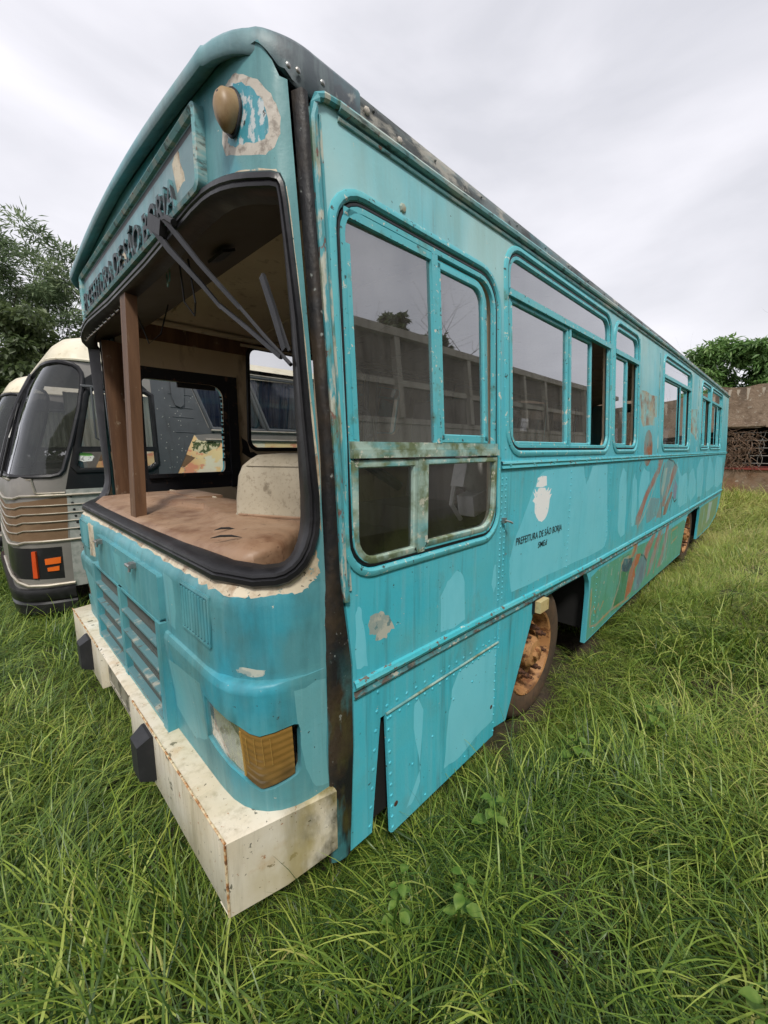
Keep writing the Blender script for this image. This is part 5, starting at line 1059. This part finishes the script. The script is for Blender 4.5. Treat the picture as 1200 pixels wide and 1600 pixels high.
def tree(name, loc, height, spread, trunk_h, leafm, label, seed, nclump=90, per=60, leaf=(.16, .045), group=None, feather=False, upright=.5):
    r = random.Random(seed); rg_ = np.random.default_rng(seed)
    root = thing(name, loc, label, 'tree', group); gz = loc[2]-H
    tb = MB(); tips = []
    def limb(p, d, ln, rad, lev):
        pts = [p]; rr = [rad]; q = Vector(p); dd = Vector(d)
        for i in range(5):
            q = q+dd*ln/5; dd = (dd+Vector((r.uniform(-.2, .2), r.uniform(-.2, .2), r.uniform(-.05, .22*upright)))).normalized(); pts.append(q.copy()); rr.append(rad*(1-.13*(i+1)))
        tb.tube(pts, rr, 6 if lev else 9)
        if lev < 3:
            for k in range(3 if lev else 5):
                t = r.uniform(.45, 1.0); i = min(4, int(t*5)); a = r.uniform(0, 6.28)
                nd = (dd*.7+Vector((math.cos(a), math.sin(a), r.uniform(-.1, .8)))).normalized(); limb(pts[i+1], nd, ln*r.uniform(.55, .75), rr[i+1]*.6, lev+1)
        if lev >= 1: tips.append(pts[-1]); tips.append(pts[3])
    limb(Vector((loc[0], loc[1], gz)), Vector((r.uniform(-.1, .1), r.uniform(-.1, .1), 1)).normalized(), trunk_h, height*.028, 0)
    # scale the tip cloud to the wanted crown
    c = Vector((loc[0], loc[1], gz+height*.62))
    tb.build('trunk', 'bark', root)
    ok = lambda p: ((p.x-c.x)/spread)**2+((p.y-c.y)/spread)**2+((p.z-c.z)/(height*.38))**2 < 1.0
    tips = [p for p in tips if ok(p)] or [c]; cl = []
    for k in range(nclump):
        if k < len(tips) and r.random() < .5: cl.append(tips[k*7 % len(tips)])
        else:
            while True:
                v = Vector((r.uniform(-1, 1), r.uniform(-1, 1), r.uniform(-1, 1)))
                if .35 < v.length < 1: break
            v.x *= spread*(.8+.35*math.sin(3*v.y+seed)); v.y *= spread; v.z *= height*.38; cl.append(c+v)
    n = nclump*per; P = np.repeat(np.array([tuple(p) for p in cl]), per, 0); cr = np.repeat(rg_.uniform(.5, 1.25, nclump), per)*spread*.20
    ct = np.repeat(rg_.uniform(-.22, .22, nclump), per)
    d = rg_.normal(size=(n, 3)); d /= np.linalg.norm(d, axis=1)[:, None]; d *= (rg_.random(n)**.45)[:, None]
    P = P+d*cr[:, None]*np.array([1.15, 1.15, .75])
    if feather: ax = d*np.array([1, 1, .25])+rg_.normal(size=(n, 3))*.35+np.array([0, 0, .1])
    else: ax = d*np.array([1, 1, .2])+rg_.normal(size=(n, 3))*.5-np.array([0, 0, .45])
    ax /= np.linalg.norm(ax, axis=1)[:, None]
    up = rg_.normal(size=(n, 3))*.45+np.array([0, 0, 1]); sd = np.cross(ax, up); sd /= np.linalg.norm(sd, axis=1)[:, None]; nn = np.cross(sd, ax)
    ln = (rg_.uniform(.6, 1.3, n)*leaf[0])[:, None]; wd = (rg_.uniform(.7, 1.2, n)*leaf[1])[:, None]
    v0 = P; v1 = P+ax*ln*.4+sd*wd+nn*wd*.3; v2 = P+ax*ln-nn*ln*.12; v3 = P+ax*ln*.4-sd*wd+nn*wd*.3
    V = np.stack([v0, v1, v2, v3], 1).reshape(-1, 3)-np.array(loc)+np.array([0, 0, H])
    me = bpy.data.meshes.new('crown'); me.vertices.add(n*4); me.vertices.foreach_set('co', V.ravel()); me.loops.add(n*6); me.polygons.add(n*2)
    base = np.arange(n)[:, None]*4; idx = np.concatenate([base+np.array([0, 1, 2]), base+np.array([0, 2, 3])], 1).ravel()
    me.loops.foreach_set('vertex_index', idx); me.polygons.foreach_set('loop_start', np.arange(n*2)*3); me.update(); me.validate()
    at = me.attributes.new('tint', 'FLOAT', 'POINT'); at.data.foreach_set('value', np.repeat(np.clip(.5+ct+rg_.normal(0, .18, n), 0, 1), 4))
    me.materials.append(M[leafm]); o = bpy.data.objects.new('crown', me); COL.objects.link(o); o.parent = root
    return root
tree('feathery_tree', (1.55, 16.5, 0), 8.2, 1.75, 4.4, 'leaf_feather', 'tall feathery-leaved tree rising above the coaches at the left edge', 3, 170, 130, (.24, .022), feather=True, upright=1)
tree('feathery_tree', (-.9, 19.5, 0), 7.4, 2.4, 4.0, 'leaf_feather', 'second feathery tree standing behind and left of the tallest one', 5, 100, 140, (.25, .024), feather=True, upright=1)
tree('dense_tree', (.9, 13.5, 0), 5.0, 1.7, 2.6, 'leaf_dark', 'low dense dark tree just above the roof of the farthest coach', 8, 90, 180, (.15, .05))
tree('dense_tree', (3.6, 15.0, 0), 5.4, 1.7, 2.8, 'leaf_dark', 'dark bushy tree right behind the cream roof of the bronze coach', 9, 90, 160, (.16, .05))
tree('broad_leaved_tree', (27.0, 2.9, 0), 7.0, 2.6, 4.0, 'leaf_mango', 'round green tree above the brown wall just right of the bus roof', 12, 120, 140, (.32, .055))
tree('broad_leaved_tree', (28.0, -1.2, 0), 5.0, 2.5, 3.5, 'leaf_mango', 'lower green tree over the wall at the right edge', 13, 110, 150, (.30, .055))
tree('broad_leaved_tree', (26.0, 5.6, 0), 6.4, 1.3, 3.6, 'leaf_mango', 'narrow green tree half hidden behind the rear end of the bus roof', 14, 50, 150, (.26, .05))
tree('mirrored_tree', (9.6, -7.4, 0), 7.2, .9, 4.2, 'leaf_dark', 'dark tree over the panel wall, mirrored in the left pane of the driver window', 15, 40, 200, (.24, .06))
tree('mirrored_tree', (12.2, -7.4, 0), 7.3, 1.1, 4.2, 'leaf_dark', 'dark tree over the panel wall, mirrored in the right pane of the driver window', 16, 48, 200, (.24, .06))
EXPO = .95
# ------------------------------------------------------------------ ground and grass
b = MB(); n = 60
xs_ = [-60+2.6*i for i in range(75)]
b.grid([[(x, y, -H+.02*math.sin(x*1.3+y)+.02*math.cos(y*1.7-x*.4)-.03) for y in [-80+2.6*j for j in range(75)]] for x in xs_][::-1])
g = b.build('ground', 'soil', root=(0, 0, 0), kind='structure')
def grassmat():
    m, nt, N, L = newmat('grass_blade')
    out = N.new('ShaderNodeOutputMaterial'); p = N.new('ShaderNodeBsdfPrincipled'); t = N.new('ShaderNodeBsdfTranslucent'); mx = N.new('ShaderNodeMixShader'); mx.inputs[0].default_value = .24
    oi = N.new('ShaderNodeObjectInfo'); at = N.new('ShaderNodeAttribute'); at.attribute_name = 'tint'; ge = N.new('ShaderNodeNewGeometry')
    ns = N.new('ShaderNodeTexNoise'); ns.inputs['Scale'].default_value = .55; ns.inputs['Detail'].default_value = 3; L.new(ge.outputs['Position'], ns.inputs['Vector'])
    sx = N.new('ShaderNodeSeparateXYZ'); L.new(ge.outputs['Position'], sx.inputs[0])
    # the sward is yellower on the open right-hand side than beside the front of the bus
    mr = N.new('ShaderNodeMapRange'); mr.inputs[1].default_value = 1.0; mr.inputs[2].default_value = 9.0; L.new(sx.outputs[0], mr.inputs[0])
    a1 = N.new('ShaderNodeMath'); a1.operation = 'MULTIPLY_ADD'; a1.inputs[1].default_value = .62; L.new(at.outputs['Fac'], a1.inputs[0])
    a2 = N.new('ShaderNodeMath'); a2.operation = 'MULTIPLY_ADD'; a2.inputs[1].default_value = .75; L.new(ns.outputs[0], a2.inputs[0])
    a3 = N.new('ShaderNodeMath'); a3.operation = 'MULTIPLY_ADD'; a3.inputs[1].default_value = .38; a3.inputs[2].default_value = -.29; L.new(mr.outputs[0], a3.inputs[0])
    L.new(a3.outputs[0], a2.inputs[2]); L.new(a2.outputs[0], a1.inputs[2])
    r = N.new('ShaderNodeValToRGB'); cr = r.color_ramp; cr.elements[0].position = .15; cr.elements[0].color = (.028, .066, .012, 1); cr.elements[1].position = .97; cr.elements[1].color = (.40, .36, .13, 1)
    for po, c in ((.42, (.115, .20, .030, 1)), (.66, (.25, .34, .048, 1)), (.84, (.42, .47, .11, 1))): e = cr.elements.new(po); e.color = c
    L.new(a1.outputs[0], r.inputs[0]); L.new(r.outputs[0], p.inputs[0]); L.new(r.outputs[0], t.inputs[0]); p.inputs['Roughness'].default_value = .42; p.inputs['Specular IOR Level'].default_value = .42
    L.new(p.outputs[0], mx.inputs[1]); L.new(t.outputs[0], mx.inputs[2]); L.new(mx.outputs[0], out.inputs[0]); return m
GM = grassmat()
def tuft(seed, nb, rad, hmin, hmax, lean, wmax, droop):
    r = np.random.default_rng(seed); V = []; F = []; T = []
    main = r.uniform(0, 2*math.pi)
    for k in range(nb):
        a = r.uniform(0, 2*math.pi); rr = rad*math.sqrt(r.random()); p = np.array([rr*math.cos(a), rr*math.sin(a), -.03])
        az = a+r.normal(0, .9) if r.random() < .28 else r.normal(0, .55)
        h = r.uniform(hmin, hmax); w = wmax*r.uniform(.45, 1); th = math.pi/2-abs(r.normal(0, lean)); dr = droop*r.uniform(.4, 1.5)
        tint = np.clip(r.normal(.52, .32), -.1, 1.15) if r.random() > .06 else r.uniform(1.0, 1.5)
        sd = np.array([-math.sin(az), math.cos(az), 0]); nseg = 6; b0 = len(V)
        for i in range(nseg+1):
            t = i/nseg; ww = w*(1-t**2.2)*(.6+.4*min(1, t*4))
            V += [p-sd*ww, p+sd*ww]; T += [tint, tint]
            th2 = th-dr*t*1.2; p = p+np.array([math.cos(th2)*math.cos(az), math.cos(th2)*math.sin(az), math.sin(th2)])*h/nseg
        for i in range(nseg): F.append((b0+2*i, b0+2*i+1, b0+2*i+3, b0+2*i+2))
    me = bpy.data.meshes.new('grass_tuft'); me.from_pydata([tuple(v) for v in V], [], F); me.materials.append(GM); me.shade_smooth()
    at = me.attributes.new('tint', 'FLOAT', 'POINT'); at.data.foreach_set('value', T); me.update()
    return bpy.data.objects.new('grass_tuft', me)
tcol = bpy.data.collections.new('grass_tufts')          # only a source for the instancing, never linked to the scene
for k in range(5): tcol.objects.link(tuft(100+k, 80, .12, .08, .30, .75, .0026, 2.2))
for k in range(4): tcol.objects.link(tuft(200+k, 60, .13, .20, .46, .55, .0036, 2.3))
for k in range(2): tcol.objects.link(tuft(300+k, 60, .10, .05, .16, .8, .0030, .8))
NT = 11
names = sorted(o.name for o in tcol.objects)
# scatter
pts = []; sc = []; rt = []; ii = []
R2 = np.random.default_rng(21)
def inbus(x, y): return .75 < x < 10.2 and 1.05 < y < 3.5
def addp(x, y, s, kind=None):
    under = inbus(x, y)
    if under:
        if R2.random() < .8 or min(y-1.05, 3.5-y) > .5: return
        s *= .55
    if .30 < x < .95 and .9 < y < 3.6: s = min(s, .62)
    if .9 < x < 10.2 and .80 < y <= 1.05: s *= .75
    if 1.85 < x < 2.75 and .93 < y < 1.25: return
    if 6.8 < x < 7.6 and .93 < y < 1.25: return
    if x > WX-.15 or (.35 < x < 10 and 4.8 < y < 7.2): return
    pts.append((x, y, .02*math.sin(x*1.3+y)+.02*math.cos(y*1.7-x*.4)-.03)); sc.append(s)
    lean = R2.normal(0, .18, 2); rt.append((lean[0], lean[1], 2.4*math.sin(x*1.1+1.3*math.sin(y*.9))+2.2*math.cos(y*1.3+x*.5)+R2.normal(0, .75)))
    if kind is None:
        q = R2.random(); left = x < 1.2 and y > -.5
        k = R2.integers(0, 5) if q < (.42 if left else .62) else (R2.integers(5, 9) if q < (.93 if left else .82) else R2.integers(9, 11))
    else: k = kind
    ii.append(int(k))
def ring_scatter(r0, r1, dens, s0, s1):
    nn = int(dens*math.pi*(r1*r1-r0*r0)*.42)
    rr = np.sqrt(R2.uniform(r0*r0, r1*r1, nn)); aa = R2.uniform(math.radians(-30), math.radians(121), nn)
    for r_, a in zip(rr, aa): addp(r_*math.cos(a), r_*math.sin(a), R2.uniform(s0, s1))
ring_scatter(.0, 3.2, 120, .65, 1.15); ring_scatter(3.2, 7, 75, .75, 1.2); ring_scatter(7, 13, 45, .9, 1.35); ring_scatter(13, 27, 22, 1.2, 1.9)
nn = 500
for a, r_ in zip(R2.uniform(0, 6.283, nn), np.sqrt(R2.uniform(0, 9, nn))): addp(r_*math.cos(a), r_*math.sin(a), R2.uniform(.7, 1.2))
for k in range(900): addp(R2.uniform(.9, 10), R2.uniform(.55, 1.02), R2.uniform(.6, .95), R2.integers(0, 5))
for k in range(260): addp(R2.uniform(.35, 1.0), R2.uniform(.75, 3.6), R2.uniform(.5, .7), R2.integers(0, 5))
# bigger rank clumps seen along the side of the bus
for (cx_, cy_, n_, s_, rad) in ((4.1, .30, 26, 1.5, .32), (2.55, .35, 14, 1.15, .3), (1.55, -.35, 14, 1.25, .35), (5.5, -.9, 26, 1.5, .5), (3.2, -.9, 16, 1.3, .4), (2.0, .2, 10, 1.1, .25), (1.0, -.4, 10, 1.2, .25), (.15, 1.2, 16, 1.2, .35), (.0, 2.0, 18, 1.2, .4), (9.5, -.3, 30, 1.6, .8), (13, 1.5, 50, 2.0, 1.5), (16.5, 1.8, 50, 2.2, 1.6), (.3, .55, 10, 1.0, .25)):
    for k in range(n_): addp(cx_+R2.normal(0, rad), cy_+R2.normal(0, rad*.7), s_*R2.uniform(.8, 1.15), R2.integers(5, 9))
me = bpy.data.meshes.new('grass'); me.from_pydata(pts, [], [])
a = me.attributes.new('gscale', 'FLOAT', 'POINT'); a.data.foreach_set('value', sc)
a = me.attributes.new('grot', 'FLOAT_VECTOR', 'POINT'); a.data.foreach_set('vector', np.array(rt).ravel())
a = me.attributes.new('gidx', 'INT', 'POINT'); a.data.foreach_set('value', ii)
go = bpy.data.objects.new('grass', me); COL.objects.link(go); go['kind'] = 'stuff'
ng = bpy.data.node_groups.new('grass_scatter', 'GeometryNodeTree')
ng.interface.new_socket('Geometry', in_out='INPUT', socket_type='NodeSocketGeometry'); ng.interface.new_socket('Geometry', in_out='OUTPUT', socket_type='NodeSocketGeometry')
gi = ng.nodes.new('NodeGroupInput'); gout = ng.nodes.new('NodeGroupOutput'); ip = ng.nodes.new('GeometryNodeInstanceOnPoints'); ci = ng.nodes.new('GeometryNodeCollectionInfo')
ci.inputs['Collection'].default_value = tcol; ci.inputs['Separate Children'].default_value = True; ci.inputs['Reset Children'].default_value = True; ip.inputs['Pick Instance'].default_value = True
def nattr(nm, dt):
    q = ng.nodes.new('GeometryNodeInputNamedAttribute'); q.data_type = dt; q.inputs['Name'].default_value = nm; return q.outputs['Attribute']
e2r = ng.nodes.new('FunctionNodeEulerToRotation'); ng.links.new(nattr('grot', 'FLOAT_VECTOR'), e2r.inputs[0])
ng.links.new(gi.outputs[0], ip.inputs['Points']); ng.links.new(ci.outputs[0], ip.inputs['Instance']); ng.links.new(nattr('gidx', 'INT'), ip.inputs['Instance Index']); ng.links.new(e2r.outputs[0], ip.inputs['Rotation']); ng.links.new(nattr('gscale', 'FLOAT'), ip.inputs['Scale']); ng.links.new(ip.outputs[0], gout.inputs[0])
md = go.modifiers.new('scatter', 'NODES'); md.node_group = ng
print('tufts', len(pts))
# a few broad-leaved weeds
M['weed'] = leafmat('weed_leaf', (.06, .13, .02, 1), (.13, .24, .035, 1), (.24, .35, .07, 1))
def weed(x, y, h, label, seed, nl=9, ls=.07):
    r = random.Random(seed); root = thing('weed', (x, y, 0), label, 'weed', 'broad-leaved weeds in the grass')
    b = MB(); zg = -H; st = [(x, y, zg), (x+.02, y+.01, zg+h*.5), (x+.03, y-.01, zg+h)]
    b.tube(st, [.004, .0035, .002], 5); b.build('stem', 'weed', root)
    b = MB()
    for k in range(nl):
        t = .45+.55*k/(nl-1); p = Vector((x+.03*t, y, zg+h*t)); a = k*2.4+r.uniform(-.3, .3); l = ls*(1.25-.7*(t-.45))*r.uniform(.8, 1.2)
        d = Vector((math.cos(a), math.sin(a), .45)).normalized(); s = d.cross(Vector((0, 0, 1))).normalized(); rows = []
        for i, wv in enumerate((.05, .30, .36, .26, .03)):
            q = p+d*(l*(.25+i*.25)); q.z -= .16*l*i*i*.25; rows.append([q-s*wv*l+Vector((0, 0, .10*l)), q, q+s*wv*l+Vector((0, 0, .10*l))])
        b.grid(rows)
    o = b.build('leaves', 'weed', root, 60)
    at = o.data.attributes.new('tint', 'FLOAT', 'POINT'); at.data.foreach_set('value', [r.uniform(.3, 1) for _ in o.data.vertices])
weed(.775, .735, .30, 'small yellow-green weed in the grass below the open service flap, nearest the bumper', 1, 9, .04)
weed(.93, .60, .28, 'bright weed with two broad top leaves in the grass right of the bumper corner', 2, 7, .05)
weed(1.33, .72, .20, 'weed with grey-green leaves beside the lower corner of the service flap', 3, 7, .06)
weed(.20, .62, .26, 'little round-leaved weed in the grass in front of the bumper corner', 4, 7, .035)
weed(1.95, .62, .22, 'low dark-leaved weed in the grass just in front of the front wheel', 5, 9, .05)
weed(2.45, .40, .24, 'weed with light leaves in the grass below the front wheel arch', 6, 8, .05)
weed(1.25, -.10, .24, 'broad-leaved weed out in the open grass, farthest from the bus', 7, 8, .05)
# ------------------------------------------------------------------ sky, sun, camera
W = bpy.data.worlds.new('World'); S.world = W; W.use_nodes = True
nt = W.node_tree; N = nt.nodes; L = nt.links; N.clear()
EL, AZ = math.radians(52), math.radians(232)      # towards the sun: from behind and left of the viewer
sd = Vector((math.cos(EL)*math.cos(AZ), math.cos(EL)*math.sin(AZ), math.sin(EL)))
sky = N.new('ShaderNodeTexSky'); sky.sky_type = 'NISHITA'; sky.sun_disc = False; sky.sun_elevation = EL; sky.sun_rotation = math.pi/2-AZ; sky.air_density = 1.5; sky.dust_density = 4
tc = N.new('ShaderNodeTexCoord'); mp = N.new('ShaderNodeMapping'); mp.inputs['Scale'].default_value = (1.0, 1.0, 2.6); L.new(tc.outputs['Generated'], mp.inputs[0])
ns = N.new('ShaderNodeTexNoise'); ns.inputs['Scale'].default_value = 2.1; ns.inputs['Detail'].default_value = 6; ns.inputs['Roughness'].default_value = .5; ns.inputs['Distortion'].default_value = .35; L.new(mp.outputs[0], ns.inputs['Vector'])
cr = N.new('ShaderNodeValToRGB'); cr.color_ramp.elements[0].position = .24; cr.color_ramp.elements[0].color = (3.9, 3.9, 4.2, 1); cr.color_ramp.elements[1].position = .62; cr.color_ramp.elements[1].color = (5.5, 5.4, 5.72, 1)
vd = N.new('ShaderNodeVectorMath'); vd.operation = 'DOT_PRODUCT'; vd.inputs[1].default_value = (.10, -.05, .10); L.new(tc.outputs['Generated'], vd.inputs[0])
sb = N.new('ShaderNodeMath'); sb.operation = 'SUBTRACT'; L.new(ns.outputs[0], sb.inputs[0]); L.new(vd.outputs['Value'], sb.inputs[1])
L.new(sb.outputs[0], cr.inputs[0])
mx = N.new('ShaderNodeMix'); mx.data_type = 'RGBA'; mx.inputs[0].default_value = .94; L.new(sky.outputs[0], mx.inputs[6]); L.new(cr.outputs[0], mx.inputs[7])
bg = N.new('ShaderNodeBackground'); bg.inputs[1].default_value = .10; L.new(mx.outputs[2], bg.inputs[0]); wo = N.new('ShaderNodeOutputWorld'); L.new(bg.outputs[0], wo.inputs[0])
sl = bpy.data.lights.new('sun', 'SUN'); sl.energy = 1.5; sl.angle = math.radians(10); sl.color = (1, .955, .88); so = bpy.data.objects.new('sun', sl); COL.objects.link(so); so.rotation_euler = sd.to_track_quat('Z', 'Y').to_euler()
cam = bpy.data.cameras.new('camera'); co = bpy.data.objects.new('camera', cam); COL.objects.link(co); S.camera = co
cam.sensor_fit = 'HORIZONTAL'; cam.sensor_width = 36; cam.lens = 36*640/1200; cam.clip_start = .05; cam.clip_end = 1000
pt = math.atan(99/640); fwd = Vector((math.cos(math.pi/4)*math.cos(pt), math.sin(math.pi/4)*math.cos(pt), -math.sin(pt)))
co.location = (0, 0, H); co.rotation_euler = fwd.to_track_quat('-Z', 'Y').to_euler()
S.view_settings.view_transform = 'Standard'; S.view_settings.look = 'None'; S.view_settings.gamma = 1; S.view_settings.exposure = EXPO
S.cycles.max_bounces = 8; S.cycles.transparent_max_bounces = 12
